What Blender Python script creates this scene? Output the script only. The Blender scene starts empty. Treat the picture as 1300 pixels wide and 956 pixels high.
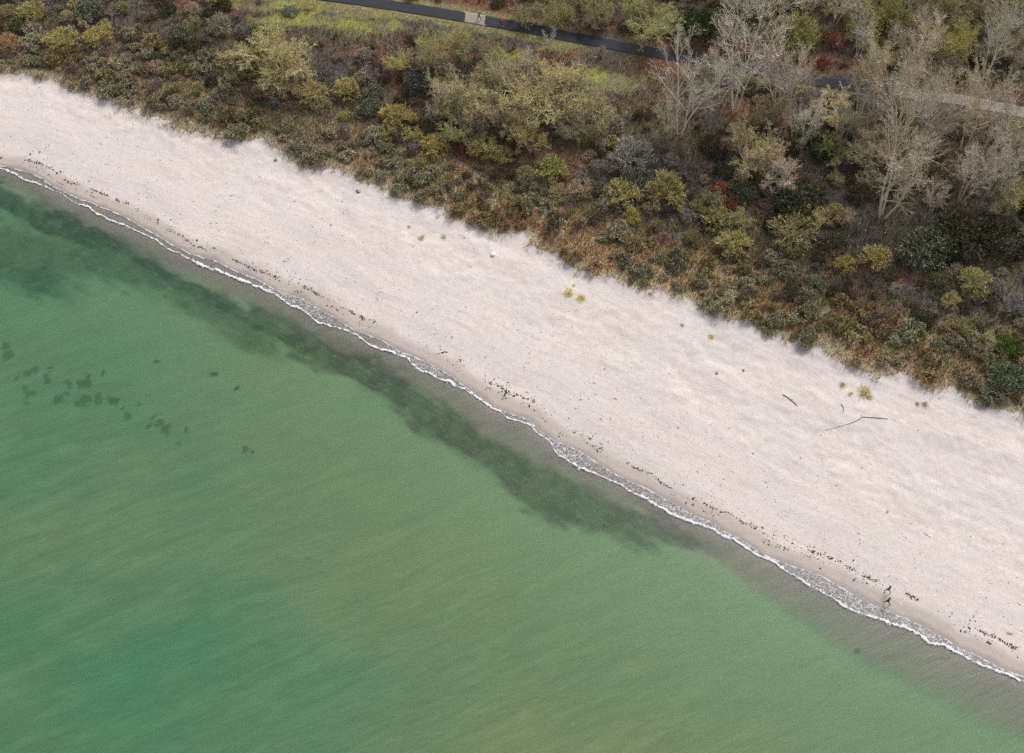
import bpy, math, random
import numpy as np
from mathutils import Vector, Matrix

random.seed(7)
RNG = np.random.default_rng(7)
scene = bpy.context.scene
COL = scene.collection
H, TILT, F = 170.0, math.radians(33.7), 1750.0
CT, ST = math.cos(TILT), math.sin(TILT)

# ------------------------------------------------------------------ noise
def _h(ix, iy, seed):
    n = (ix.astype(np.int64) * 374761393 + iy.astype(np.int64) * 668265263 + seed * 1442695041) & 0x7fffffff
    n = ((n ^ (n >> 13)) * 1274126177) & 0x7fffffff
    return ((n ^ (n >> 16)) & 0xffff) / 65535.0
def vnoise(x, y, seed=0):
    x = np.asarray(x, float); y = np.asarray(y, float)
    ix = np.floor(x); iy = np.floor(y); fx = x - ix; fy = y - iy
    fx = fx * fx * (3 - 2 * fx); fy = fy * fy * (3 - 2 * fy)
    a = _h(ix, iy, seed); b = _h(ix + 1, iy, seed); c = _h(ix, iy + 1, seed); d = _h(ix + 1, iy + 1, seed)
    return (a * (1 - fx) + b * fx) * (1 - fy) + (c * (1 - fx) + d * fx) * fy
def fbm(x, y, seed=0, o=4):
    t = 0; a = .5; s = 0
    for k in range(o):
        t = t + a * vnoise(x * 2 ** k + 17.3 * k, y * 2 ** k - 9.1 * k, seed + k); s += a; a *= .5
    return t / s
def sst(a, b, x):
    t = np.clip((x - a) / (b - a), 0, 1); return t * t * (3 - 2 * t)

# ------------------------------------------------------------------ survey: picture points to ground points
def unproj(px, py, z=0.0):
    u = (np.asarray(px, float) - 650) / F; v = (433.5 - np.asarray(py, float)) / F
    k = (H - z) / (CT - v * ST)
    return np.stack([u * k, (v * CT + ST) * k], -1)
def proj(x, y, z=0.0):
    dz = z - H
    cy = y * CT + dz * ST; cz = -y * ST + dz * CT
    return 650 + F * x / -cz, 433.5 - F * cy / -cz
def px_per_m(py):
    return F * (CT - (433.5 - py) / F * ST) / H

INNER = [(0,211),(15,213),(48,223),(66,236),(74,241),(99,252),(132,264),(160,277),(200,300),(241,323),(274,331),(305,347),(327,356),
 (356,372),(383,380),(399,390),(429,406),(449,420),(470,427),(487,433),(508,447),(531,456),(548,463),(574,479),(600,499),(628,519),(655,528),(673,535),
 (681,544),(703,560),(726,569),(749,581),(772,597),(802,613),(823,622),(843,634),(863,644),(884,655),(909,667),(940,686),(970,704),
 (998,716),(1021,724),(1044,733),(1069,748),(1097,763),(1127,777),(1148,786),(1173,797),(1198,810),(1214,822),(1239,832),(1275,851),(1300,860)]
OUTER = [(0,215),(15,219),(33,228),(61,238),(80,248),(101,260),(119,267),(152,286),(188,299),(210,314),(239,328),(254,334),(292,350),(330,367),
 (350,373),(376,392),(401,406),(429,419),(460,430),(482,443),(518,456),(536,472),(548,477),(569,487),(594,499),(625,518),(647,530),(673,540),
 (690,556),(701,563),(714,579),(734,592),(749,600),(772,610),(792,618),(813,630),(838,643),(861,655),(884,664),(904,673),(937,690),(970,707),
 (995,720),(1016,735),(1049,755),(1077,772),(1097,781),(1120,787),(1137,794),(1163,803),(1186,818),(1206,824),(1224,833),(1244,843),(1275,857),(1300,864)]
VEG = [(0,90),(50,97),(75,107),(90,112),(108,117),(125,127),(150,133),(165,138),(185,145),(200,152),(235,163),(258,166),(270,172),(290,181),(315,182),(330,172),(346,178),
 (352,190),(385,211),(400,208),(412,213),(440,222),(460,231),(480,240),(510,256),(520,253),(545,264),(570,275),(610,290),(640,301),(650,298),(664,293),(680,308),(700,322),(720,332),(740,342),(760,350),
 (780,352),(800,362),(825,372),(850,378),(880,384),(900,395),(930,408),(950,412),(975,420),(1000,430),(1020,436),(1050,446),(1075,458),(1090,468),(1115,480),(1140,478),(1165,488),(1190,497),(1205,495),(1230,508),(1250,516),(1270,520),(1300,528)]
PATHC = [(440,-2),(480,4),(520,10),(560,16.5),(620,27),(670,36),(720,46),(760,53),(800,61),(845,69),(890,78),(960,89),(1040,103),(1090,110),(1150,118),(1220,127),(1300,143)]

def ext(P, n, d0, d1):
    a = P[0] - np.array(d0) ; b = P[-1] + np.array(d1)
    return np.vstack([a, P, b])
DEN = np.array
def smooth(P, step):
    seg = np.linalg.norm(np.diff(P, axis=0), axis=1); s = np.concatenate([[0], np.cumsum(seg)])
    t = np.arange(0, s[-1], step)
    return np.stack([np.interp(t, s, P[:, i]) for i in (0, 1)], -1)
P_IN = unproj(*np.array(INNER).T); P_OUT = unproj(*np.array(OUTER).T)
P_VEG = unproj(*np.array(VEG).T, 1.6); P_PATH = unproj(*np.array(PATHC).T, 2.4)
AX = np.array([.86, -.51]); AXL = np.array([.94, -.34])
L_IN = ext(P_IN, 0, AXL * 3500, AX * 3500)
L_VEG = ext(P_VEG, 0, AXL * 3500, AX * 3500)
L_PATH = ext(P_PATH, 0, np.array([.97, -.2]) * 3500, np.array([.9, -.42]) * 3500)

def sdist(X, Y, L):
    """signed distance to a polyline; positive on its landward (left) side"""
    X = np.asarray(X, float).ravel(); Y = np.asarray(Y, float).ravel()
    best = np.full(X.shape, 1e18); sg = np.zeros(X.shape)
    for a, b in zip(L[:-1], L[1:]):
        e = b - a; l2 = (e * e).sum()
        wx = X - a[0]; wy = Y - a[1]
        t = np.clip((wx * e[0] + wy * e[1]) / l2, 0, 1)
        dx = wx - t * e[0]; dy = wy - t * e[1]
        d2 = dx * dx + dy * dy
        m = d2 < best - 1e-9
        best = np.where(m, d2, best)
        sg = np.where(m, np.sign(e[0] * wy - e[1] * wx), sg)
    return np.sqrt(best) * np.where(sg == 0, 1, sg)

def height_from(X, Y, d, e, dp):
    z = .085 * np.clip(d, -1.5, 8) + .035 * np.clip(d - 8, 0, 48) + np.clip(d + 1.5, -60, 0) * .05
    z = np.where(d < 0, np.maximum(z, -3.2), z)
    up = sst(7, 17, d) * sst(4, -2, e) + .6 * sst(-3, 2, e)
    hum = (fbm(X * .33, Y * .33, 3, 3) - .5) * .38 + (fbm(X * .9 + Y * .5, Y * 1.1, 8, 3) - .5) * .17
    z = z + up * hum * np.clip(np.abs(dp) - 2.6, 0, 3) / 3
    z = z + sst(-1.5, 1.5, e) * .35 * sst(16, 4, e)
    z = z + sst(5, 30, e) * (fbm(X * .06, Y * .06, 12, 3) - .5) * .8 * np.clip(np.abs(dp) - 2.6, 0, 8) / 8
    return z
def fields(X, Y):
    d = sdist(X, Y, L_IN); e = sdist(X, Y, L_VEG); dp = sdist(X, Y, L_PATH)
    e = e + (fbm(X * .35, Y * .35, 31, 3) - .5) * 2.6 + (fbm(X * 1.3, Y * 1.3, 35, 2) - .5) * 1.2
    return d, e, dp
def ground_z(X, Y):
    X = np.atleast_1d(np.asarray(X, float)); Y = np.atleast_1d(np.asarray(Y, float))
    return height_from(X, Y, *fields(X, Y))
def at(px, py, hz=0.0):
    """ground point seen at a picture point (hz: height above the ground of what is seen there)"""
    z = 1.5
    for _ in range(5):
        p = unproj(px, py, z + hz); z = float(ground_z(p[0], p[1])[0])
    return float(p[0]), float(p[1]), z

# ------------------------------------------------------------------ mesh and object helpers
def mk_mesh(name, V, Q, face_attr=None, point_attrs=None, smooth_=False):
    """V: n x 3, Q: m x k faces"""
    me = bpy.data.meshes.new(name)
    V = np.ascontiguousarray(V, np.float32); Q = np.ascontiguousarray(Q, np.int32)
    k = Q.shape[1]
    me.vertices.add(len(V)); me.vertices.foreach_set('co', V.ravel())
    me.loops.add(Q.size); me.loops.foreach_set('vertex_index', Q.ravel())
    me.polygons.add(len(Q)); me.polygons.foreach_set('loop_start', np.arange(0, Q.size, k, dtype=np.int32))
    me.update(calc_edges=True)
    if face_attr is not None:
        a = me.attributes.new('rnd', 'FLOAT', 'FACE'); a.data.foreach_set('value', np.ascontiguousarray(face_attr, np.float32))
    for n, arr in (point_attrs or {}).items():
        arr = np.ascontiguousarray(arr, np.float32)
        if arr.ndim == 1:
            a = me.attributes.new(n, 'FLOAT', 'POINT'); a.data.foreach_set('value', arr)
        elif arr.shape[1] == 3:
            a = me.attributes.new(n, 'FLOAT_VECTOR', 'POINT'); a.data.foreach_set('vector', arr.ravel())
        else:
            a = me.attributes.new(n, 'FLOAT_COLOR', 'POINT'); a.data.foreach_set('color', arr.ravel())
    if smooth_:
        me.polygons.foreach_set('use_smooth', np.ones(len(Q), bool))
    return me
def link(name, me, mat=None, parent=None, loc=None):
    o = bpy.data.objects.new(name, me); COL.objects.link(o)
    if mat and me is not None and not me.materials: me.materials.append(mat)
    if parent: o.parent = parent
    if loc is not None: o.location = loc
    return o
def tag(o, label=None, cat=None, group=None, kind=None):
    if label: o['label'] = label
    if cat: o['category'] = cat
    if group: o['group'] = group
    if kind: o['kind'] = kind
    return o

def nrm(a): return a / np.maximum(np.linalg.norm(a, axis=-1, keepdims=True), 1e-9)
def tubes(S, k=5):
    S = np.array(S, float); P0, P1, r0, r1 = S[:, 0:3], S[:, 3:6], S[:, 6:7], S[:, 7:8]
    d = nrm(P1 - P0); ref = np.where(np.abs(d[:, 2:3]) > .8, [[1., 0, 0]], [[0, 0, 1.]])
    a = nrm(np.cross(d, ref)); b = np.cross(d, a)
    V = []
    for P, r in ((P0, r0), (P1, r1)):
        for j in range(k):
            t = 2 * math.pi * j / k
            V.append(P + r * (math.cos(t) * a + math.sin(t) * b))
    V = np.stack(V, 1).reshape(-1, 3); n = len(S); base = (np.arange(n) * 2 * k)[:, None]
    Q = np.concatenate([base + np.array([[j, (j + 1) % k, k + (j + 1) % k, k + j]]) for j in range(k)], 0)
    return V, Q
def ribbons(S, rng, flat=.6):
    """thin twigs and blades: one narrow face each, turned at random, more often lying than on edge"""
    S = np.array(S, float); P0, P1, r0, r1 = S[:, 0:3], S[:, 3:6], S[:, 6:7], S[:, 7:8]
    d = nrm(P1 - P0); ref = rng.normal(size=(len(S), 3)); ref[:, 2] += flat * 2
    a = nrm(np.cross(d, ref))
    V = np.stack([P0 - a * r0, P0 + a * r0, P1 + a * r1, P1 - a * r1], 1).reshape(-1, 3)
    Q = np.arange(len(S) * 4).reshape(-1, 4)
    return V, Q
def join(*parts):
    Vs, Qs, n = [], [], 0
    for V, Q in parts:
        Vs.append(V); Qs.append(Q + n); n += len(V)
    return np.concatenate(Vs), np.concatenate(Qs)

# ------------------------------------------------------------------ materials
def new_mat(name):
    m = bpy.data.materials.new(name); m.use_nodes = True
    nt = m.node_tree; nt.nodes.clear()
    return m, nt
class NT:
    def __init__(s, nt): s.nt = nt
    def n(s, t, **kw):
        x = s.nt.nodes.new(t)
        for k, v in kw.items(): setattr(x, k, v)
        return x
    def set(s, sock, v):
        if isinstance(v, bpy.types.NodeSocket): s.nt.links.new(v, sock)
        else: sock.default_value = v
    def math(s, op, a, b=0.0, c=None, clamp=False):
        x = s.n('ShaderNodeMath', operation=op, use_clamp=clamp)
        s.set(x.inputs[0], a); s.set(x.inputs[1], b)
        if c is not None: s.set(x.inputs[2], c)
        return x.outputs[0]
    def mix(s, f, a, b, blend='MIX'):
        x = s.n('ShaderNodeMix', data_type='RGBA', blend_type=blend)
        s.set(x.inputs[0], f); s.set(x.inputs[6], a if isinstance(a, bpy.types.NodeSocket) else (*a, 1)[:4]); s.set(x.inputs[7], b if isinstance(b, bpy.types.NodeSocket) else (*b, 1)[:4])
        return x.outputs[2]
    def ramp(s, f, lo, hi, a=0.0, b=1.0, smoothstep=True):
        x = s.n('ShaderNodeMapRange', clamp=True)
        if smoothstep: x.interpolation_type = 'SMOOTHSTEP'
        s.set(x.inputs[0], f)
        for i, v in enumerate((lo, hi, a, b)): s.set(x.inputs[1 + i], v)
        return x.outputs[0]
    def noise(s, vec, scale, detail=4, rough=.5, dist=0.0):
        x = s.n('ShaderNodeTexNoise'); s.set(x.inputs['Vector'], vec)
        x.inputs['Scale'].default_value = scale; x.inputs['Detail'].default_value = detail
        x.inputs['Roughness'].default_value = rough; x.inputs['Distortion'].default_value = dist
        return x.outputs[0]
    def attr(s, name):
        return s.n('ShaderNodeAttribute', attribute_name=name)
    def vmul(s, v, k):
        x = s.n('ShaderNodeVectorMath', operation='MULTIPLY'); s.set(x.inputs[0], v); x.inputs[1].default_value = k
        return x.outputs[0]
    def bump(s, h, strength, dist):
        x = s.n('ShaderNodeBump'); s.set(x.inputs['Height'], h)
        x.inputs['Strength'].default_value = strength; x.inputs['Distance'].default_value = dist
        return x.outputs[0]
    def out(s, sh):
        o = s.n('ShaderNodeOutputMaterial'); s.nt.links.new(sh, o.inputs[0])

def plant_mat(name, A, B, tint=True):
    m, nt = new_mat(name); t = NT(nt)
    r = t.attr('rnd').outputs['Fac']
    c = t.mix(r, A, B)
    if tint:
        oi = t.n('ShaderNodeObjectInfo')
        c = t.mix(1.0, c, oi.outputs['Color'], 'MULTIPLY')
    d = t.n('ShaderNodeBsdfDiffuse'); t.set(d.inputs[0], c)
    t.out(d.outputs[0]); return m
def plain_mat(name, A, rough=.8, var=.15, scale=3.0):
    m, nt = new_mat(name); t = NT(nt)
    tc = t.n('ShaderNodeTexCoord'); n = t.noise(tc.outputs['Object'], scale, 3)
    c = t.mix(n, tuple(x * (1 - var) for x in A), tuple(x * (1 + var) for x in A))
    p = t.n('ShaderNodeBsdfPrincipled'); t.set(p.inputs['Base Color'], c); p.inputs['Roughness'].default_value = rough
    t.out(p.outputs[0]); return m

# ------------------------------------------------------------------ land cover
def blob(PX, PY, lst):
    m = np.zeros(PX.shape)
    for (cx, cy, rx, ry) in lst:
        q = np.sqrt(((PX - cx) / rx) ** 2 + ((PY - cy) / ry) ** 2)
        m = np.maximum(m, sst(1.25, .55, q))
    return m
GREEN = [(390,26,75,9),(465,34,55,9),(350,6,60,8),(480,18,60,6),(430,10,40,7),(577,46,22,8),(655,74,28,11),(775,104,48,12),(735,95,30,8),(1270,425,18,12),(705,62,40,5)]
REDZ = [(255,4,40,10),(300,12,40,10),(440,10,70,6),(590,62,50,16),(690,70,60,12),(850,86,50,14),(800,125,70,14),(880,60,90,8),(1020,150,50,14),(590,190,26,12),(720,200,60,16),
        (1235,118,70,18),(1180,100,60,10),(1290,120,40,14),(520,105,36,30),(480,60,60,20),(1100,345,50,14),(1150,350,40,14),(990,60,40,10),(940,140,40,14)]
SHADEZ = [(1050,230,80,50),(1150,290,130,40),(1260,240,60,70),(1290,60,40,40),(900,230,60,40),(960,20,60,20),(800,190,60,16)]  # shade under and between the trees, painted into ground and undergrowth colour
def landcolor(X, Y, e, dp):
    z = 2.2
    PX, PY = proj(X, Y, z)
    c = lambda r, g, b: np.array([r, g, b])[None]
    n1 = fbm(X * .12, Y * .12, 51)[:, None]; n2 = fbm(X * .35, Y * .35, 57)[:, None]; n3 = fbm(X * .8, Y * .8, 61)[:, None]
    mx = lambda a, b, t: a * (1 - t) + b * t
    col = mx(c(.125, .090, .062), c(.105, .090, .082), sst(.4, .6, n1))
    col = mx(col, c(.120, .105, .045), .7 * sst(.52, .62, n2))
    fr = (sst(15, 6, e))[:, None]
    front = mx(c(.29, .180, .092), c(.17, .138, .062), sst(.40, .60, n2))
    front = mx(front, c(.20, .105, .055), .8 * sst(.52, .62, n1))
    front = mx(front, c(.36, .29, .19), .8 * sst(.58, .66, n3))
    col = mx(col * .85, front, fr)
    col = mx(col, c(.135, .120, .075), (.55 * sst(520, 380, PX) * sst(16, 6, e))[:, None])
    edge = sst(2.2, .3, e)[:, None]
    col = mx(col, c(.40, .33, .23), edge * .75)
    red = blob(PX, PY, REDZ)[:, None] * sst(.36, .5, n2)
    col = mx(col, mx(c(.150, .066, .045), c(.20, .105, .06), n3), red * .85)
    tree_shade = blob(PX, PY, SHADEZ)[:, None]
    col = mx(col, c(.060, .052, .040), tree_shade * .75)  # tree shade darkens the base colour
    gr = blob(PX + (n3[:, 0] - .5) * 50, PY + (n2[:, 0] - .5) * 22, GREEN)[:, None]
    col = mx(col, mx(c(.165, .15, .075), c(.215, .215, .06), sst(.35, .65, n2)), gr * sst(.25, .5, n3 + .1))
    adp = np.abs(dp)[:, None]
    col = mx(col, mx(c(.165, .150, .065), c(.22, .185, .09), n3), sst(3.1, 2.2, adp + (n2 - .5) * 2) * sst(760, 700, PX)[:, None])
    col = mx(col, c(.17, .075, .045), sst(7, 5, adp + (n2 - .5) * 3) * sst(2.3, 3.0, adp) * .75 * sst(-1, 1, dp)[:, None])
    return np.clip(col, 0, 1)

def axis(lo, hi, step, far):
    core = np.arange(lo, hi + step / 2, step); g = [step * 1.35 ** i for i in range(1, 40)]
    up = hi + np.cumsum(g); dn = lo - np.cumsum(g)
    up = up[up < far]; dn = dn[dn > -far]
    return np.concatenate([dn[::-1], core, up])
gx = axis(-112, 112, .32, 3000); gy = axis(44, 204, .32, 3000)
GX, GY = np.meshgrid(gx, gy); X = GX.ravel(); Y = GY.ravel()
d, e, dp = fields(X, Y)
Z = height_from(X, Y, d, e, dp)
nx, ny = len(gx), len(gy)
idx = np.arange(nx * ny).reshape(ny, nx)
Q = np.stack([idx[:-1, :-1], idx[:-1, 1:], idx[1:, 1:], idx[1:, :-1]], -1).reshape(-1, 4)
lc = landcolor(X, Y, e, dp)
# eelgrass on the sea bed, traced from the dark bands and spots under the water
PX, PY = proj(X, Y, 0)
def band(pts, soft=10):
    up = np.interp(PX, [p[0] for p in pts], [p[1] for p in pts]); lo = np.interp(PX, [p[0] for p in pts], [p[2] for p in pts])
    sa = X * AX[0] + Y * AX[1]
    jx = (fbm(sa * .10, d * .5, 71) - .5) * 34 + (fbm(sa * .45, d * 1.3, 75) - .5) * 24
    y = PY + jx + 5
    return sst(up - soft, up + soft, y) * sst(lo + 6 + soft, lo + 6 - soft, y) * sst(pts[-1][0] + 25, pts[-1][0] - 40, PX)
W1 = band([(-200,190,262),(0,238,268),(100,283,312),(200,333,358),(300,385,412),(400,427,462),(450,447,485),(500,472,515),(560,508,560),(620,552,603),(680,590,645),(740,622,668),(800,648,684),(850,668,694),(915,697,712)])
W2 = band([(-200,230,340),(0,285,345),(60,300,350),(120,318,352),(180,338,372),(240,362,398),(300,395,430),(360,420,455)], 14) * .75
W3 = band([(-200,330,380),(0,330,352),(50,340,372),(90,352,382)], 9) * .9
spots = [(5,433,7),(6,443,7),(30,467,6),(40,463,5),(28,485,6),(32,493,7),(58,475,5),(60,461,4),(104,482,8),(104,503,8),(97,505,5),(72,500,6),(80,494,4),(122,500,6),(141,501,7),
 (107,472,4),(196,453,4),(158,521,5),(192,522,4),(200,532,4),(208,539,7),(188,535,4),(236,539,4),(308,566,4),(316,568,3),(17,474,4),(85,483,4),(28,505,4),(270,470,4),(300,488,3),(223,556,3),(1090,825,4),(55,470,3),(129,468,3),(172,508,3),(150,515,3)]
jx = (fbm(X * 1.1, Y * 1.1, 81) - .5) * 14; jy = (fbm(X * 1.1, Y * 1.1, 83) - .5) * 12
W4 = np.zeros(len(X))
for (sx, sy, sr) in spots:
    W4 = np.maximum(W4, sst(1.3, .5, np.hypot(PX + jx - sx, (PY + jy - sy) * 1.15) / sr) * .8)
weed = np.clip(np.maximum.reduce([W1, W2, W3]), 0, 1)
weed = weed * (.82 + .18 * sst(.40, .58, fbm(X * .5, Y * .5, 91)))

sandness = sst(.55, -.55, e)
s_along = X * AX[0] + Y * AX[1]
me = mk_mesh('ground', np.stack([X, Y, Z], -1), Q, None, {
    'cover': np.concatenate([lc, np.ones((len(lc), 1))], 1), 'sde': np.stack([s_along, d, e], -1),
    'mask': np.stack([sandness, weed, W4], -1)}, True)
m, nt = new_mat('ground_cover'); t = NT(nt)
tc = t.n('ShaderNodeTexCoord').outputs['Object']
sde = t.attr('sde').outputs['Vector']
sep = t.n('ShaderNodeSeparateXYZ'); t.set(sep.inputs[0], sde); sS, sD, sE = sep.outputs
mk = t.n('ShaderNodeSeparateXYZ'); t.set(mk.inputs[0], t.attr('mask').outputs['Vector']); mSand, mWeed, mSpot = mk.outputs
cb = t.n('ShaderNodeCombineXYZ'); t.set(cb.inputs[0], sS); t.set(cb.inputs[1], sD); flat = cb.outputs[0]
stre = t.noise(t.vmul(flat, (.05, .30, 1)), 1.0, 5, .6, .6)
stre2 = t.noise(t.vmul(flat, (.16, .9, 1)), 1.0, 4, .6, .4)
patch = t.noise(tc, .11, 5, .6, .8)
fine = t.noise(tc, 5.5, 4, .75)
mid = t.noise(tc, 1.3, 5, .65)
sand = t.mix(t.ramp(stre, .38, .62), (.512, .452, .430), (.460, .412, .394))
sand = t.mix(t.ramp(patch, .48, .66, 0, .75), sand, (.455, .430, .412))
sand = t.mix(t.ramp(stre2, .52, .70, 0, .5), sand, (.465, .41, .37))
fst = t.noise(t.vmul(flat, (.12, 2.2, 1)), 1.0, 5, .68, .35)
sand = t.mix(t.ramp(fst, .34, .54), t.mix(1.0, sand, (.925, .915, .91), 'MULTIPLY'), sand)
sand = t.mix(t.ramp(mid, .35, .70), t.mix(1.0, sand, (.95, .95, .95), 'MULTIPLY'), t.mix(1.0, sand, (1.03, 1.03, 1.03), 'MULTIPLY'))
sand = t.mix(t.ramp(fine, .30, .72), t.mix(1.0, sand, (.82, .82, .83), 'MULTIPLY'), t.mix(1.0, sand, (1.12, 1.12, 1.11), 'MULTIPLY'))
dn = t.math('ADD', sD, t.math('MULTIPLY', t.math('SUBTRACT', t.noise(t.vmul(flat, (.22, .22, 1)), 1, 3), .5), 2.2))
damp = t.mix(t.ramp(fine, .3, .7), (.285, .243, .212), (.365, .315, .28))
sand = t.mix(t.ramp(dn, 3.0, 1.5, 0, .9), sand, damp)
sand = t.mix(t.ramp(dn, 1.0, .25, 0, 1), sand, (.225, .200, .190))
bed = t.mix(t.noise(tc, .5, 5, .6), (.30, .285, .225), (.38, .35, .28))
sand = t.mix(t.ramp(sD, .05, -.5), sand, bed)
wn = t.noise(t.vmul(flat, (.55, 1.9, 1)), 1.0, 6, .75, .5)
wm = t.math('MULTIPLY', mWeed, t.ramp(wn, .34, .50, .62, 1.0))
wm = t.math('MAXIMUM', wm, t.math('MULTIPLY', mSpot, 1.7, clamp=True))
sand = t.mix(wm, sand, t.mix(t.noise(tc, .9, 3), (.005, .022, .030), (.018, .044, .036)))
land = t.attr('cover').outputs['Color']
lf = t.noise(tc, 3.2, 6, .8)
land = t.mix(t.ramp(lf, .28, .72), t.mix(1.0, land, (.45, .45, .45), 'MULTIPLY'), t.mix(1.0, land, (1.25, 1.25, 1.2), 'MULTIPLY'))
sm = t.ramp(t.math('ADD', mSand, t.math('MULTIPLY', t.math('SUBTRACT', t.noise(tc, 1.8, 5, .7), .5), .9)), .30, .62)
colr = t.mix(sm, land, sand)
p = t.n('ShaderNodeBsdfPrincipled'); t.set(p.inputs['Base Color'], colr)
t.set(p.inputs['Roughness'], t.ramp(dn, .9, .1, .95, .35)); p.inputs['Specular IOR Level'].default_value = .25
hgt = t.math('ADD', t.math('MULTIPLY', fine, .35), t.math('MULTIPLY', t.noise(t.vmul(tc, (1, .55, 1)), .85, 5, .6, .5), t.ramp(sD, 6, 14, .25, 1.3)))
t.set(p.inputs['Normal'], t.bump(hgt, .4, .18))
t.out(p.outputs[0])
tag(link('ground', me, m), kind='structure')

# ------------------------------------------------------------------ sea
wx = axis(-112, 112, .6, 3000); wy = axis(44, 160, .6, 3000)
WX, WY = np.meshgrid(wx, wy); X = WX.ravel(); Y = WY.ravel()
d = sdist(X, Y, L_IN)
idx = np.arange(len(X)).reshape(len(wy), len(wx))
Q = np.stack([idx[:-1, :-1], idx[:-1, 1:], idx[1:, 1:], idx[1:, :-1]], -1).reshape(-1, 4)
Q = Q[(d[Q] < 2.5).any(1)]
use = np.unique(Q); rm = np.full(len(X), -1); rm[use] = np.arange(len(use)); Q = rm[Q]
X, Y, d = X[use], Y[use], d[use]
PX, PY = proj(X, Y, 0)
# patches of clearer, more olive or bluer water: large drifting bodies of water
tone = np.clip(sst(640, 110, PX) * .80 + .08 * sst(560, 860, PY) * sst(800, 300, PX) + (fbm(X * .03, Y * .05, 101) - .5) * .9, 0, 1)
shal = np.exp(np.minimum(d, 0) / 2.4)
# silty grey water: width of the band along the shore
band_w = np.interp(PX, [-200,0,150,300,420,520,650,760,900,1000,1150,1300,1500], [3.2,3.4,4.2,4.4,4.9,5.0,5.2,5.0,4.4,8.,9.,9.,9.])
silt = sst(-1.12 * band_w, -.62 * band_w, d + (fbm(X * .18, Y * .18, 105) - .5) * 2.6)
me = mk_mesh('sea', np.stack([X, Y, np.zeros(len(X))], -1), Q, None, {'w': np.stack([tone, silt, d], -1)}, True)
m, nt = new_mat('sea_water'); t = NT(nt)
tc = t.n('ShaderNodeTexCoord').outputs['Object']
sp = t.n('ShaderNodeSeparateXYZ'); t.set(sp.inputs[0], t.attr('w').outputs['Vector']); wT, wS, wD = sp.outputs
big = t.noise(t.vmul(tc, (1, 1.6, 1)), .06, 5, .6, .8)
tt = t.math('ADD', wT, t.math('MULTIPLY', t.math('SUBTRACT', big, .5), .55), clamp=True)
green = t.mix(tt, (.130, .167, .074), (.042, .146, .080))
md = t.noise(t.vmul(tc, (1, 1.5, 1)), .28, 5, .65, .5)
green = t.mix(t.ramp(md, .35, .68, 0, .55), green, t.mix(1.0, green, (1.18, 1.10, 1.05), 'MULTIPLY'))
wc = t.mix(wS, green, (.122, .127, .102))
wc = t.mix(t.ramp(wD, -2.2, -.6, 0, .85), wc, (.175, .160, .158))
rm0 = t.n('ShaderNodeMapping'); rm0.inputs['Rotation'].default_value = (0, 0, math.radians(-24)); t.set(rm0.inputs[0], tc)
swell_streak = t.noise(t.vmul(rm0.outputs[0], (.10, .62, 1)), 1.0, 6, .62, .7)
wc = t.mix(t.ramp(swell_streak, .34, .68), t.mix(1.0, wc, (.86, .90, .90), 'MULTIPLY'), t.mix(1.0, wc, (1.16, 1.10, 1.08), 'MULTIPLY'))  # light and dark of the slanting swell, painted into the water colour
dif = t.n('ShaderNodeBsdfDiffuse'); t.set(dif.inputs[0], wc)
tr = t.n('ShaderNodeBsdfTransparent'); t.set(tr.inputs[0], t.mix(t.ramp(wD, -7, -.6), (.64, .92, .74), (.93, .92, .93)))
ms = t.n('ShaderNodeMixShader')
al = t.math('MAXIMUM', t.ramp(wD, -45, -3, .62, .17), t.math('MULTIPLY', wS, .50))
al = t.math('MULTIPLY', al, t.ramp(wD, 0.0, -1.6, .45, 1.0))
t.set(ms.inputs[0], al); t.set(ms.inputs[1], tr.outputs[0]); t.set(ms.inputs[2], dif.outputs[0])
gl = t.n('ShaderNodeBsdfGlossy'); gl.inputs['Roughness'].default_value = .22; gl.inputs[0].default_value = (1, 1, 1, 1)
rot = t.n('ShaderNodeMapping'); rot.inputs['Rotation'].default_value = (0, 0, math.radians(-28)); t.set(rot.inputs[0], tc)
rip = t.noise(t.vmul(rot.outputs[0], (.35, 1.3, 1)), 1.0, 6, .65, .6)
rip2 = t.noise(t.vmul(rot.outputs[0], (.10, .32, 1)), 1.0, 3, .5, .3)
nb = t.bump(t.math('ADD', rip, t.math('MULTIPLY', rip2, 1.2)), .8, .26)
nb2 = t.bump(t.math('ADD', rip, t.math('MULTIPLY', rip2, 1.2)), .18, .12)
t.set(gl.inputs['Normal'], nb2); t.set(dif.inputs['Normal'], nb)
fr = t.n('ShaderNodeFresnel'); fr.inputs[0].default_value = 1.33; t.set(fr.inputs['Normal'], nb2)
m2 = t.n('ShaderNodeMixShader'); t.set(m2.inputs[0], fr.outputs[0]); t.set(m2.inputs[1], ms.outputs[0]); t.set(m2.inputs[2], gl.outputs[0])
t.out(m2.outputs[0])
tag(link('sea', me, m), kind='structure')

# ------------------------------------------------------------------ foam of the small breaking wave and its swash
S_IN = smooth(P_IN, .15)
eA = np.array([AXL * 60]); eB = np.array([AX * 60])
LI = np.vstack([P_IN[0] - eA[0], P_IN, P_IN[-1] + eB[0]]); LO = np.vstack([P_OUT[0] - eA[0], P_OUT, P_OUT[-1] + eB[0]])
xs = np.arange(LI[0, 0], LI[-1, 0], .13)
yi = np.interp(xs, LI[:, 0], LI[:, 1]); yo = np.interp(xs, LO[:, 0], LO[:, 1])
ker = np.hanning(15); ker /= ker.sum()
sm_ = lambda a: np.convolve(np.pad(a, 7, 'edge'), ker, 'valid')
wob = (fbm(xs * .55, xs * 0, 111, 4) - .5) * 1.0; wob2 = (fbm(xs * .6, xs * 0 + 9, 115, 4) - .5) * .9
slope = np.gradient(sm_(yi), xs); cosn = 1 / np.sqrt(1 + slope ** 2)
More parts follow.
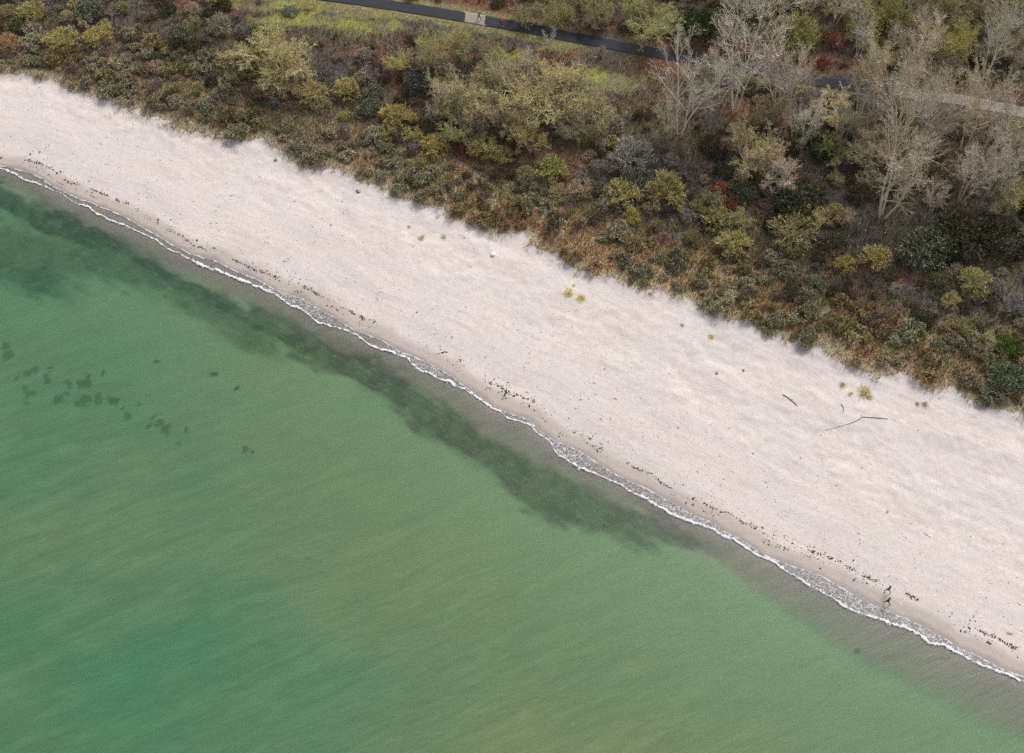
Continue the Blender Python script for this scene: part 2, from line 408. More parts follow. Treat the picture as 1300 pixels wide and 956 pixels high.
gap = np.maximum(sm_((yi - yo)) * cosn, .12)        # width of the swash, metres across the shore
yi2 = sm_(yi) + wob * .5
gap = np.maximum(gap + wob2 * .6, .1)
pxx, _ = proj(xs, yi2, 0)
KX = [-100,0,61,70,95,103,152,180,230,240,252,330,345,420,470,480,520,535,568,575,620,630,680,735,740,753,758,800,845,905,990,1110,1125,1200,1300,1400]
KT = [.2,.28,.25,.05,.05,.25,.28,.2,.16,.2,.46,.42,.28,.22,.2,.36,.34,.25,.25,.42,.34,.18,.18,.18,.6,.55,.25,.28,.36,.4,.3,.25,.42,.4,.3,.3]
KL = [.3,.3,.3,.1,.1,.2,.2,.2,.2,.2,.25,.3,.75,.55,.3,.4,.55,.85,.55,.4,.35,.3,.7,.9,.7,.6,.5,.5,.7,.9,.6,.85,.6,.8,.6,.6]
thick = np.interp(pxx, KX, np.array(KT) * .56) * (.55 + .9 * fbm(xs * .8, xs * 0 + 3, 121, 3)); lace = np.interp(pxx, KX, KL)
cols = 30
fracs = np.linspace(0, 1, cols)
n_s = np.stack([-slope * cosn, cosn], -1)       # unit normal towards land
V = []; A = []
for f in fracs:
    dist = -.5 + f * (gap + .5 + 1.3)           # metres seaward of the swash edge
    x = xs - n_s[:, 0] * dist; y = yi2 - n_s[:, 1] * dist
    crest = np.exp(-((dist - gap) / .35) ** 2) * .16 * np.clip(thick / .3, 0, 1.3)
    V.append(np.stack([x, y, np.maximum(-dist * .085, 0) + .035 + crest], -1)); A.append((dist, dist - gap, thick, lace))
V = np.stack(V, 1).reshape(-1, 3)
fa = np.stack([np.stack(a[:2], -1) for a in A], 1).reshape(-1, 2)
th = np.repeat(thick, cols); la = np.repeat(lace, cols)
idx = np.arange(len(V)).reshape(len(xs), cols)
Q = np.stack([idx[:-1, :-1], idx[:-1, 1:], idx[1:, 1:], idx[1:, :-1]], -1).reshape(-1, 4)
me = mk_mesh('foam', V, Q, None, {'f': np.stack([fa[:, 0], fa[:, 1], th], -1), 'lace': la}, True)
m, nt = new_mat('sea_foam'); t = NT(nt)
tc = t.n('ShaderNodeTexCoord').outputs['Object']
sp = t.n('ShaderNodeSeparateXYZ'); t.set(sp.inputs[0], t.attr('f').outputs['Vector']); fI, fO, fT = sp.outputs
fl = t.attr('lace').outputs['Fac']
n1 = t.noise(tc, 1.6, 5, .65); n2 = t.noise(tc, 4.0, 5, .7)
jit = t.math('MULTIPLY', t.math('SUBTRACT', n2, .5), .5)
oi = t.math('ABSOLUTE', t.math('ADD', fO, jit))
line_o = t.ramp(t.math('DIVIDE', oi, t.math('MAXIMUM', t.math('MULTIPLY', fT, t.ramp(n1, .36, .62, 0, 1.5)), .03)), 1.35, .3)
ii = t.math('ABSOLUTE', t.math('ADD', fI, t.math('MULTIPLY', jit, .5)))
line_i = t.math('MULTIPLY', t.ramp(ii, .13, .04), t.ramp(n1, .40, .60, .0, .95))
wv = t.n('ShaderNodeVectorMath', operation='ADD'); t.set(wv.inputs[0], tc)
nz = t.n('ShaderNodeTexNoise'); nz.inputs['Scale'].default_value = 1.2; t.set(nz.inputs['Vector'], tc)
t.set(wv.inputs[1], t.vmul(nz.outputs['Color'], (.9, .9, 0)))
vo = t.n('ShaderNodeTexVoronoi', feature='DISTANCE_TO_EDGE'); vo.inputs['Scale'].default_value = 1.7; t.set(vo.inputs['Vector'], wv.outputs[0])
cell = t.ramp(vo.outputs['Distance'], t.math('MULTIPLY', n2, .22), .01)
inside = t.math('MULTIPLY', t.ramp(fI, -.05, .15), t.ramp(fO, .45, -.1))
dens = t.ramp(t.math('ADD', n1, t.math('MULTIPLY', t.math('SUBTRACT', fl, .5), .5)), .40, .66)
lac = t.math('MULTIPLY', t.math('MULTIPLY', cell, inside), dens)
lac = t.math('MAXIMUM', lac, t.math('MULTIPLY', t.math('MULTIPLY', inside, dens), t.ramp(n2, .48, .70, .08, .5)))
mask = t.math('MINIMUM', t.math('MAXIMUM', t.math('MAXIMUM', line_o, line_i), t.math('MULTIPLY', lac, .68)), .95)
df = t.n('ShaderNodeBsdfDiffuse'); df.inputs[0].default_value = (.53, .53, .55, 1)
tr = t.n('ShaderNodeBsdfTransparent')
ms = t.n('ShaderNodeMixShader'); t.set(ms.inputs[0], mask); t.set(ms.inputs[1], tr.outputs[0]); t.set(ms.inputs[2], df.outputs[0])
t.out(ms.outputs[0])
tag(link('foam', me, m), 'thin white line of wave foam and lacy swash along the water edge', kind='stuff')

# ------------------------------------------------------------------ seaweed wrack line on the damp sand
def lumps(P, R, rng, hf=.5):
    """small irregular flat heaps: five-sided low cones with a ragged rim"""
    n = len(P); k = 6
    ang = np.arange(k) / k * 2 * math.pi + rng.uniform(0, 6, (n, 1)); rr = R[:, None] * rng.uniform(.45, 1.2, (n, k))
    st = rng.uniform(1, 2.2, (n, 1)); ph = rng.uniform(0, math.pi, (n, 1))
    lx = np.cos(ang) * rr * st; ly = np.sin(ang) * rr
    x = lx * np.cos(ph) - ly * np.sin(ph); y = lx * np.sin(ph) + ly * np.cos(ph)
    rim = np.stack([P[:, :1] + x, P[:, 1:2] + y, np.repeat(P[:, 2:3], k, 1) - .01], -1)
    top = np.stack([P[:, :1] + x * .45, P[:, 1:2] + y * .45, np.repeat(P[:, 2:3] + R[:, None] * hf, k, 1) * 1], -1)
    V = np.concatenate([rim, top], 1).reshape(-1, 3); b = (np.arange(n) * 2 * k)[:, None]
    Q = [b + np.array([[j, (j + 1) % k, k + (j + 1) % k, k + j]]) for j in range(k)]
    Q += [b + np.array([[k, k + 1, k + 2, k + 3]]), b + np.array([[k, k + 3, k + 4, k + 5]])]
    return V, np.concatenate(Q, 0)
rng = np.random.default_rng(21)
N = 7200
xx = rng.uniform(P_IN[0, 0] - 14, P_IN[-1, 0] + 14, N)
yb = np.interp(xx, LI[:, 0], LI[:, 1]); sl = np.interp(xx, xs, slope); cn = 1 / np.sqrt(1 + sl ** 2)
which = rng.random(N)
pw, _ = proj(xx, yb, 0)
main = np.interp(pw, [0,100,280,430,560,700,900,1170,1300], [2.0,2.3,2.0,2.5,2.9,2.6,2.7,3.2,3.6]) + (fbm(xx * .09, xx * 0, 131) - .5) * 2.0 + (fbm(xx * .5, xx * 0, 133) - .5) * .8
dd = np.where(which < .62, main + rng.normal(0, .14, N), np.where(which < .82, main - 1.0 + rng.normal(0, .18, N), main + rng.normal(.2, .8, N)))
keep = (fbm(xx * .45, xx * 0 + (which > .62) * 7, 137, 3) + rng.normal(0, .05, N)) > np.where(which < .62, .47, np.where(which < .82, .55, .50))
keep &= dd > .9
xx, yb, sl, cn, dd = xx[keep], yb[keep], sl[keep], cn[keep], dd[keep]
wxp = xx - sl * cn * dd; wyp = yb + cn * dd
R = rng.gamma(1.6, .030, len(xx)) + .018; R = np.minimum(R, .20)
V, Q = lumps(np.stack([wxp, wyp, ground_z(wxp, wyp)], -1), R, rng, .35)
me = mk_mesh('seaweed_wrack', V, Q, rng.random(len(Q)))
M_weed = plant_mat('dry_seaweed', (.042, .034, .027), (.10, .08, .06), False)
tag(link('seaweed_wrack', me, M_weed), 'broken dark line of washed-up seaweed scraps on the damp sand', kind='stuff')
# pale and dark pebbles strewn over the lower beach
N = 3500
xx = rng.uniform(P_IN[0, 0] - 14, P_IN[-1, 0] + 14, N); yb = np.interp(xx, LI[:, 0], LI[:, 1]); dd = rng.gamma(2.2, 4.0, N) + 1.2
sl = np.interp(xx, xs, slope); cn = 1 / np.sqrt(1 + sl ** 2)
wxp = xx - sl * cn * dd; wyp = yb + cn * dd
_, e_, _ = fields(wxp, wyp); k = (e_ < -.5); wxp, wyp = wxp[k], wyp[k]
R = rng.gamma(2.0, .022, len(wxp)) + .025
V, Q = lumps(np.stack([wxp, wyp, ground_z(wxp, wyp)], -1), R, rng, .6)
rv = np.tile(rng.random(len(wxp)), 8)
me = mk_mesh('pebbles', V, Q, rv)
tag(link('pebbles', me, plant_mat('beach_pebble', (.27, .25, .24), (.56, .53, .51), False)), 'small grey and white pebbles strewn over the lower beach', kind='stuff')

# ------------------------------------------------------------------ path
def strip(name, C, half, lift, mat, attrs=None):
    C = smooth(C, .5); tg = nrm(np.gradient(C, axis=0)); nm = np.stack([-tg[:, 1], tg[:, 0]], -1)
    rng = np.random.default_rng(3); rows = []
    us = np.linspace(-1, 1, 9)
    wv = 1 + (fbm(C[:, 0] * .5, C[:, 1] * .5, 141, 3) - .5) * .16
    for u in us:
        q = C + nm * (half * u * wv)[:, None]
        zz = ground_z(C[:, 0], C[:, 1]) + lift + .03 * (1 - u * u)
        rows.append(np.stack([q[:, 0], q[:, 1], zz], -1))
    skirt0 = rows[0] + np.array([0, 0, -.3]); skirt1 = rows[-1] + np.array([0, 0, -.3])
    V = np.stack([skirt0, *rows, skirt1], 1); n, k = V.shape[:2]
    idx = np.arange(n * k).reshape(n, k)
    Q = np.stack([idx[:-1, :-1], idx[1:, :-1], idx[1:, 1:], idx[:-1, 1:]], -1).reshape(-1, 4)
    V = V.reshape(-1, 3); px, _ = proj(V[:, 0], V[:, 1], 2.4)
    pale = np.maximum(sst(1105, 1175, px), sst(588, 593, px) * sst(618, 613, px))
    me = mk_mesh(name, V, Q, None, {'pale': pale, 'edge': np.tile(np.concatenate([[1], np.abs(us), [1]]), n)})
    return me
C = np.vstack([P_PATH[0] - np.array([.97, -.2]) * 70, P_PATH, P_PATH[-1] + np.array([.9, -.42]) * 70])
m, nt = new_mat('path_surface'); t = NT(nt)
tc = t.n('ShaderNodeTexCoord').outputs['Object']
pa = t.attr('pale').outputs['Fac']; ed = t.attr('edge').outputs['Fac']
asp = t.mix(t.noise(tc, .8, 5, .7), (.022, .024, .030), (.040, .041, .047))
asp = t.mix(t.ramp(t.math('ADD', ed, t.math('MULTIPLY', t.noise(tc, 1.4, 4), .5)), 1.05, 1.3, 0, .7), asp, (.10, .08, .045))
con = t.mix(t.noise(tc, 1.6, 5, .7), (.15, .13, .11), (.27, .24, .205))
c = t.mix(t.ramp(t.math('ADD', pa, t.math('MULTIPLY', t.math('SUBTRACT', t.noise(tc, 1.2, 5, .7), .5), 1.3)), .42, .58), asp, con)
p = t.n('ShaderNodeBsdfPrincipled'); t.set(p.inputs['Base Color'], c); p.inputs['Roughness'].default_value = .95; p.inputs['Specular IOR Level'].default_value = .12
t.set(p.inputs['Normal'], t.bump(t.noise(tc, 8, 4), .4, .04)); t.out(p.outputs[0])
tag(link('path', strip('path', C, 1.28, .05, m), m), kind='structure')

# ------------------------------------------------------------------ undergrowth (nobody could count it)
def visible_pts(n, margin, rng, z=2.0):
    X = rng.uniform(-118, 118, n); Y = rng.uniform(70, 206, n)
    px, py = proj(X, Y, z)
    k = (px > -margin) & (px < 1300 + margin) & (py > -margin) & (py < 560)
    return X[k], Y[k]
def jitter_col(c, rng, a=.28):
    v = np.exp(rng.normal(0, a, (len(c), 1))); h = np.exp(rng.normal(0, .10, (len(c), 3)))
    return np.clip(c * v * h, 0, 1)
def blades(name, X, Y, Zb, L, W, colr, spread, rng, label):
    n = len(X); th = rng.uniform(0, 2 * math.pi, n); tl = np.abs(rng.normal(0, spread, n))
    dirv = np.stack([np.sin(tl) * np.cos(th), np.sin(tl) * np.sin(th), np.cos(tl)], -1)
    P0 = np.stack([X, Y, Zb], -1); P1 = P0 + dirv * L[:, None]
    V, Q = ribbons(np.concatenate([P0, P1, W[:, None], W[:, None] * .35], 1), rng, .8)
    c4 = np.concatenate([np.repeat(colr, 4, 0), np.ones((4 * n, 1))], 1)
    me = mk_mesh(name, V, Q, None, {'tint': c4})
    m, nt = new_mat(name + '_blade'); t = NT(nt)
    df = t.n('ShaderNodeBsdfDiffuse'); t.set(df.inputs[0], t.attr('tint').outputs['Color']); t.out(df.outputs[0])
    return tag(link(name, me, m), label, kind='stuff')
rng = np.random.default_rng(5)
X, Y = visible_pts(1150000, 70, rng)
_, e, dp = fields(X, Y)
k = (e > -.15) & (np.abs(dp) > 1.4)
k &= (e > 1.6) | (rng.random(len(e)) < .55)
k &= (e < 16) | (rng.random(len(e)) < .62)
X, Y, e, dp = X[k], Y[k], e[k], dp[k]
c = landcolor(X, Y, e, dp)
u = rng.random(len(X)); fr = sst(16, 7, e)
alt = np.where((u < .16)[:, None], np.array([[.15, .135, .125]]), np.where((u < .30)[:, None], np.array([[.10, .115, .06]]), np.where((u < .38)[:, None], np.array([[.27, .19, .12]]), c)))
PXu, PYu = proj(X, Y, 2.2)
grassy = blob(PXu, PYu, GREEN) > .3
c = np.where(((u < .38) & ~grassy & (np.abs(dp) > 3))[:, None], alt, c)
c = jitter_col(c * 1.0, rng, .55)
low = np.where(grassy | (np.abs(dp) < 3.6), .4, 1.0)
L = rng.gamma(4, .13, len(X)) * low; W = rng.uniform(.025, .055, len(X))
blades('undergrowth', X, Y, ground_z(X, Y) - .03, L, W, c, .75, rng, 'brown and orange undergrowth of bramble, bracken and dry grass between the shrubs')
# ragged pale grass fringe where the thicket meets the sand
X, Y = visible_pts(500000, 70, rng)
_, e, dp = fields(X, Y)
k = (e > -1.3) & (e < 1.8) & (fbm(X * .6, Y * .6, 151, 3) + rng.normal(0, .04, len(X)) > .54 + .08 * sst(.2, -1.2, e))
X, Y, e = X[k], Y[k], e[k]
c = jitter_col(np.where((rng.random(len(X)) < .35)[:, None], [[.22, .21, .13]], [[.44, .36, .235]]), rng, .2)
blades('dry_grass', X, Y, ground_z(X, Y) - .03, rng.gamma(5, .09, len(X)), rng.uniform(.02, .04, len(X)), c, .8, rng, 'straw coloured dune grass fringing the upper edge of the sand')

# ------------------------------------------------------------------ plant prototypes
def rot_about(v, ang, az, rng):
    v = v / np.linalg.norm(v); ref = np.array([1., 0, 0]) if abs(v[2]) > .8 else np.array([0, 0, 1.])
    a = np.cross(v, ref); a /= np.linalg.norm(a); b = np.cross(v, a)
    return v * math.cos(ang) + (a * math.cos(az) + b * math.sin(az)) * math.sin(ang)
def grow(rng, thick, thin, p, dv, L, r, lvl, P):
    n = P['nseg'][lvl]; pts = [(p, dv, r)]
    for i in range(n):
        dv = dv + rng.normal(0, P['wob'][lvl], 3) + np.array([0, 0, P['up'][lvl]])
        dv = dv / np.linalg.norm(dv)
        q = p + dv * L / n; r2 = r * (1 - .55 * (i + 1) / n) if lvl < 3 else r * (1 - .4 * (i + 1) / n)
        ra = pts[-1][2]
        (thick if lvl < P['thin'] else thin).append((*p, *q, ra, r2))
        p = q; pts.append((p, dv, r2))
    if lvl + 1 < len(P['nseg']):
        k = P['kids'][lvl]
        for j in range(k):
            tpos = P['start'][lvl] + (1 - P['start'][lvl]) * (j + rng.uniform(.2, 1)) / k
            f = tpos * n; i = min(int(f), n - 1); f -= i
            q = pts[i][0] * (1 - f) + pts[i + 1][0] * f
            dd = rot_about(pts[i + 1][1], P['ang'][lvl] * rng.uniform(.7, 1.3), rng.uniform(0, 6.283), rng)
            grow(rng, thick, thin, q, dd, L * P['lr'][lvl] * rng.uniform(.7, 1.25) * (1.15 - .6 * tpos), max(P['rmin'], pts[i + 1][2] * P['rr'][lvl]), lvl + 1, P)
def extent(*Vs):
    V = np.concatenate(Vs); r = np.percentile(np.hypot(V[:, 0], V[:, 1]), 96); return r, V[:, 2].max()

PROTO = {}
def reg(kind, parts, crown_d, h, single=False):
    """parts: [(part name, V, Q, rnd, material)]; kept as meshes of crown diameter crown_d and height h"""
    ms = []
    for (n, V, Q, rn, mat) in parts:
        me = mk_mesh(n, V, Q, rn); me.materials.append(mat); ms.append((n, me))
    PROTO.setdefault(kind, []).append((ms, crown_d, h))

MB_pale = plant_mat('pale_bark', (.42, .38, .315), (.60, .55, .47))
MT_pale = plant_mat('pale_twigs', (.22, .195, .15), (.62, .57, .455))
MB_lich = plant_mat('lichen_bark', (.38, .34, .185), (.54, .49, .31))
MT_lich = plant_mat('lichen_twigs', (.16, .138, .06), (.60, .525, .27))
MT_will = plant_mat('willow_twigs', (.17, .142, .058), (.68, .58, .28))
MT_thick = plant_mat('thicket_twigs', (.085, .066, .052), (.37, .31, .255))
MT_dark = plant_mat('dark_leaves', (.030, .032, .018), (.20, .195, .12))
MT_silver = plant_mat('silver_leaves', (.095, .080, .050), (.54, .49, .35))
MT_red = plant_mat('red_leaves', (.24, .075, .04), (.42, .15, .08))
MT_green = plant_mat('ivy_leaves', (.07, .08, .035), (.16, .165, .07))
MT_straw = plant_mat('straw_blades', (.40, .32, .15), (.66, .55, .30))

for sd in range(5):      # tall pale bare trees: several stems in a fan, steep limbs, fine twigs
    rng = np.random.default_rng(100 + sd); thick, thin = [], []
    P = dict(nseg=(7, 5, 3, 2, 1), wob=(.06, .10, .14, .18, .2), up=(.03, .07, .05, .02, .02), kids=(10, 8, 6, 3), start=(.3, .2, .15, .2),
             ang=(.55, .58, .62, .62), lr=(.42, .46, .46, .55), rr=(.60, .64, .66, .8), rmin=.0105, thin=3)
    k = 3 + sd % 3
    for j in range(k):
        az = 6.283 * j / k + rng.uniform(-.5, .5); tilt = rng.uniform(.08, .30)
        dv = np.array([math.sin(tilt) * math.cos(az), math.sin(tilt) * math.sin(az), math.cos(tilt)])
        grow(rng, thick, thin, np.array([.25 * math.cos(az), .25 * math.sin(az), -.1]), dv, rng.uniform(8.5, 11.5), rng.uniform(.072, .10), 0, P)
    A = tubes([s for s in thick], 5); B = ribbons(thin, rng, .7)
    r, h = extent(A[0], B[0])
    reg('bare', [('trunk', *A, RNG.random(len(A[1])), MB_pale), ('crown', *B, RNG.random(len(B[1])), MT_pale)], 2 * r, h)
for sd in range(5):      # broad lichen-green trees: low, spreading, crooked branches
    rng = np.random.default_rng(200 + sd); thick, thin = [], []
    P = dict(nseg=(6, 5, 3, 2, 1), wob=(.13, .20, .22, .25, .2), up=(.05, .06, .07, .04, .03), kids=(10, 8, 6, 3), start=(.2, .2, .1, .2),
             ang=(.75, .75, .75, .75), lr=(.50, .48, .48, .6), rr=(.60, .64, .68, .8), rmin=.0125, thin=3)
    k = 6 + sd % 3
    for j in range(k):
        az = 6.283 * j / k + rng.uniform(-.4, .4); tilt = rng.uniform(.35, .95) if j else .1
        dv = np.array([math.sin(tilt) * math.cos(az), math.sin(tilt) * math.sin(az), math.cos(tilt)])
        grow(rng, thick, thin, np.array([.2 * math.cos(az), .2 * math.sin(az), -.1]), dv, rng.uniform(4.2, 5.6), rng.uniform(.075, .105), 0, P)
    A = tubes(thick, 5); B = ribbons(thin, rng, .7)
    r, h = extent(A[0], B[0])
    reg('lichen', [('trunk', *A, RNG.random(len(A[1])), MB_lich), ('crown', *B, RNG.random(len(B[1])), MT_lich)], 2 * r, h)
def dome_shrub(rng, R, hh, stems, br, tw, tr, lumpy=.18):
    thick, thin = [], []
    lob = rng.normal(0, 1, (5, 3))
    for i in range(stems):
        ct = rng.uniform(.05, 1); az = rng.uniform(0, 6.283); sn = math.sqrt(1 - ct * ct)
        dv = np.array([sn * math.cos(az), sn * math.sin(az), ct])
        rad = R * (1 + lumpy * sum(math.exp(3 * (np.dot(dv, l / np.linalg.norm(l)) - 1)) * (1 if i_ % 2 else -1) for i_, l in enumerate(lob))) * rng.uniform(.82, 1.05)
        end = dv * rad * np.array([1, 1, hh]); base = np.array([rng.normal(0, .12 * R), rng.normal(0, .12 * R), -.05])
        mid = (base + end) * .5 + np.array([0, 0, .12 * R]) + rng.normal(0, .05 * R, 3)
        thick += [(*base, *mid, tr * 1.3, tr), (*mid, *end, tr, tr * .5)]
        for j in range(br):
            f = rng.uniform(.35, 1); p = mid + (end - mid) * f
            d2 = nrm(dv * np.array([1, 1, hh]) + np.array([0, 0, .35]) + rng.normal(0, .55, 3)); q = p + d2 * R * rng.uniform(.14, .32)
            thin.append((*p, *q, tr * .8, tr * .55))
            for k in range(tw):
                g = rng.uniform(.3, 1); p2 = p + (q - p) * g; d3 = nrm(d2 + np.array([0, 0, .3]) + rng.normal(0, .6, 3))
                thin.append((*p2, *(p2 + d3 * R * rng.uniform(.07, .17)), tr * .7, tr * .35))
    return thick, thin
for sd in range(4):      # rounded yellow-olive willow shrubs
    rng = np.random.default_rng(300 + sd); a, b = dome_shrub(rng, 2.2, .95, 64, 8, 6, .030)
    A = tubes(a, 4); B = ribbons(b, rng, .5); r, h = extent(A[0], B[0])
    reg('willow', [('stem', *A, RNG.random(len(A[1])), MT_will), ('foliage', *B, RNG.random(len(B[1])), MT_will)], 2 * r, h)
for sd in range(5):      # bare brown-grey thicket shrubs: looser, lumpier
    rng = np.random.default_rng(400 + sd); a, b = [], []
    for j in range(2 + sd % 3):
        off = np.array([rng.normal(0, .9), rng.normal(0, .9), 0, 0]) if j else np.zeros(4)
        a1, b1 = dome_shrub(rng, rng.uniform(1.1, 1.9), .95, 30, 7, 5, .026, .3)
        o8 = np.array([off[0], off[1], 0, off[0], off[1], 0, 0, 0])
        a += [tuple(np.array(s) + o8) for s in a1]; b += [tuple(np.array(s) + o8) for s in b1]
    B = join(tubes(a, 3), ribbons(b, rng, .5)); r, h = extent(B[0])
    reg('thicket', [('foliage', *B, RNG.random(len(B[1])), MT_thick)], 2 * r, h)
def leafy(rng, R, hh, clumps, leaves, ll, lw, up=.5):
    S = []
    for i in range(clumps):
        ct = rng.uniform(0, 1); az = rng.uniform(0, 6.283); sn = math.sqrt(1 - ct * ct); f = rng.uniform(.55, 1.0) ** .6
        c = np.array([sn * math.cos(az), sn * math.sin(az), ct * hh]) * R * f; out = nrm(c + np.array([0, 0, up * R]))
        cr = R * rng.uniform(.12, .24)
        for j in range(leaves):
            d1 = nrm(out + rng.normal(0, .75, 3)); p = c + d1 * cr * rng.uniform(.0, .75)
            S.append((*p, *(p + d1 * ll * rng.uniform(.6, 1.3)), lw * rng.uniform(.7, 1.2), lw * .35))
    return S
for sd in range(6):      # silvery sea buckthorn: bristly rosettes of narrow leaves
    rng = np.random.default_rng(500 + sd); S = []
    n = 13 + 3 * sd
    for i in range(n):
        rr = 1.15 * math.sqrt(rng.uniform(0, 1)); az = rng.uniform(0, 6.283)
        c = np.array([rr * math.cos(az), rr * math.sin(az), .95 - .5 * rr ** 2 * .5 + rng.normal(0, .14)]); cr = rng.uniform(.28, .48)
        tb = rng.normal(0, .12, 3)
        S.append((c[0] * .5, c[1] * .5, -.05, *c, .03, .02))
        for j in range(64):
            d1 = nrm(np.array([c[0] * .35, c[1] * .35, .55]) + rng.normal(0, .75, 3)); p = c + d1 * cr * rng.uniform(.1, .55) - np.array([0, 0, .15])
            S.append((*p, *(p + d1 * cr * rng.uniform(.5, 1.0)), rng.uniform(.028, .05), .014))
    B = ribbons(S, rng, .4); r, h = extent(B[0])
    rn = np.clip(RNG.normal(.5, .28, len(B[1])), 0, 1)
    reg('buckthorn', [('foliage', *B, rn, MT_silver)], 2 * r, h)
for sd in range(4):      # dense dark green-grey bushes
    rng = np.random.default_rng(600 + sd); a, b = dome_shrub(rng, 2.0, 1.0, 26, 7, 5, .024, .3)
    S = leafy(rng, 2.0, 1.0, 90, 26, .22, .055)
    A = tubes(a, 4); B = ribbons(b + S, rng, .5); r, h = extent(A[0], B[0])
    reg('dark', [('stem', *A, RNG.random(len(A[1])), MT_thick), ('foliage', *B, RNG.random(len(B[1])), MT_dark)], 2 * r, h)
for sd in range(2):      # shrubs still holding red-orange leaves
    rng = np.random.default_rng(700 + sd); a, b = dome_shrub(rng, 1.6, 1.1, 24, 6, 3, .022, .4)
    S = leafy(rng, 1.6, 1.1, 46, 22, .20, .06)
    A = tubes(a, 4); B = ribbons(b + S, rng, .5); r, h = extent(A[0], B[0])
    reg('red', [('stem', *A, RNG.random(len(A[1])), MT_thick), ('foliage', *B, RNG.random(len(B[1])), MT_red)], 2 * r, h)
for sd in range(3):      # tufts of yellow dune grass
    rng = np.random.default_rng(800 + sd); S = []
    for i in range(150):
        az = rng.uniform(0, 6.283); tl = abs(rng.normal(.3, .5)); d1 = np.array([math.sin(tl) * math.cos(az), math.sin(tl) * math.sin(az), math.cos(tl)])
        p = np.array([rng.normal(0, .22), rng.normal(0, .22), -.05]); q = p + d1 * rng.uniform(.25, .5); d2 = nrm(d1 + np.array([0, 0, -.5]) + rng.normal(0, .2, 3))
        S += [(*p, *q, .022, .018), (*q, *(q + d2 * rng.uniform(.2, .4)), .018, .005)]
    B = ribbons(S, rng, .5); r, h = extent(B[0])
    reg('tuft', [('foliage', *B, RNG.random(len(B[1])), MT_straw)], 2 * r, h)

NAMES = {'bare': ('bare_tree', 'tree'), 'lichen': ('lichen_tree', 'tree'), 'willow': ('willow_shrub', 'shrub'), 'thicket': ('thicket_shrub', 'shrub'),
         'buckthorn': ('sea_buckthorn', 'bush'), 'dark': ('leafy_bush', 'bush'), 'red': ('red_leaved_shrub', 'shrub'), 'tuft': ('grass_tuft', 'grass tuft')}
PLACED = []      # (x, y, radius)
count = {}
def plant(kind, x, y, z, diam, label, group=None, tint=(1, 1, 1), hs=1.0, variant=None, rotz=None):
    k = count.get(kind, 0); count[kind] = k + 1
    ms, cd, h = PROTO[kind][(k if variant is None else variant) % len(PROTO[kind])]
    s = diam / cd; name, cat = NAMES[kind]
    rz = random.uniform(0, 6.283) if rotz is None else rotz
    if len(ms) == 1:
        o = link(name, ms[0][1]); o.color = (*tint, 1)
    else:
        o = link(name, None); o.empty_display_size = .5
        for (n, me) in ms:
            c = link(n, me, None, o); c.color = (*tint, 1)
    o.location = (x, y, z - .05); o.rotation_euler = (random.uniform(-.04, .04), random.uniform(-.04, .04), rz)
    o.scale = (s * random.uniform(.88, 1.14), s * random.uniform(.88, 1.14), s * hs) if kind not in ('buckthorn', 'thicket') else (s * random.uniform(.75, 1.3), s * random.uniform(.75, 1.3), s * hs)
    tag(o, label, cat, group)
    PLACED.append((x, y, diam / 2))
    return o
def proto_h(kind, diam, hs, v=0):
    ms, cd, h = PROTO[kind][v % len(PROTO[kind])]; return h * diam / cd * hs
def place(kind, px, py, dpx, label, group=None, tint=(1, 1, 1), hs=1.0, base=None, variant=None):
    """px, py: middle of the crown; base: foot of the trunk where the photo shows it"""
    if kind == 'bare' and base: dpx *= 1.14; hs *= 1.08
    diam = dpx / px_per_m(py)
    if base: x, y, z = at(*base)
    else: x, y, z = at(px, py, proto_h(kind, diam, hs, variant or 0) * .52)
    return plant(kind, x, y, z, diam, label, group, tint, hs, variant)

G_T = 'bare pale trees near the path'
YEL = (1.05, 1.05, .95); OLV = (.85, .86, .95); GRN = (.72, .86, .85); BGE = (1.0, .92, 1.25); GRY = (.80, .84, 1.3)
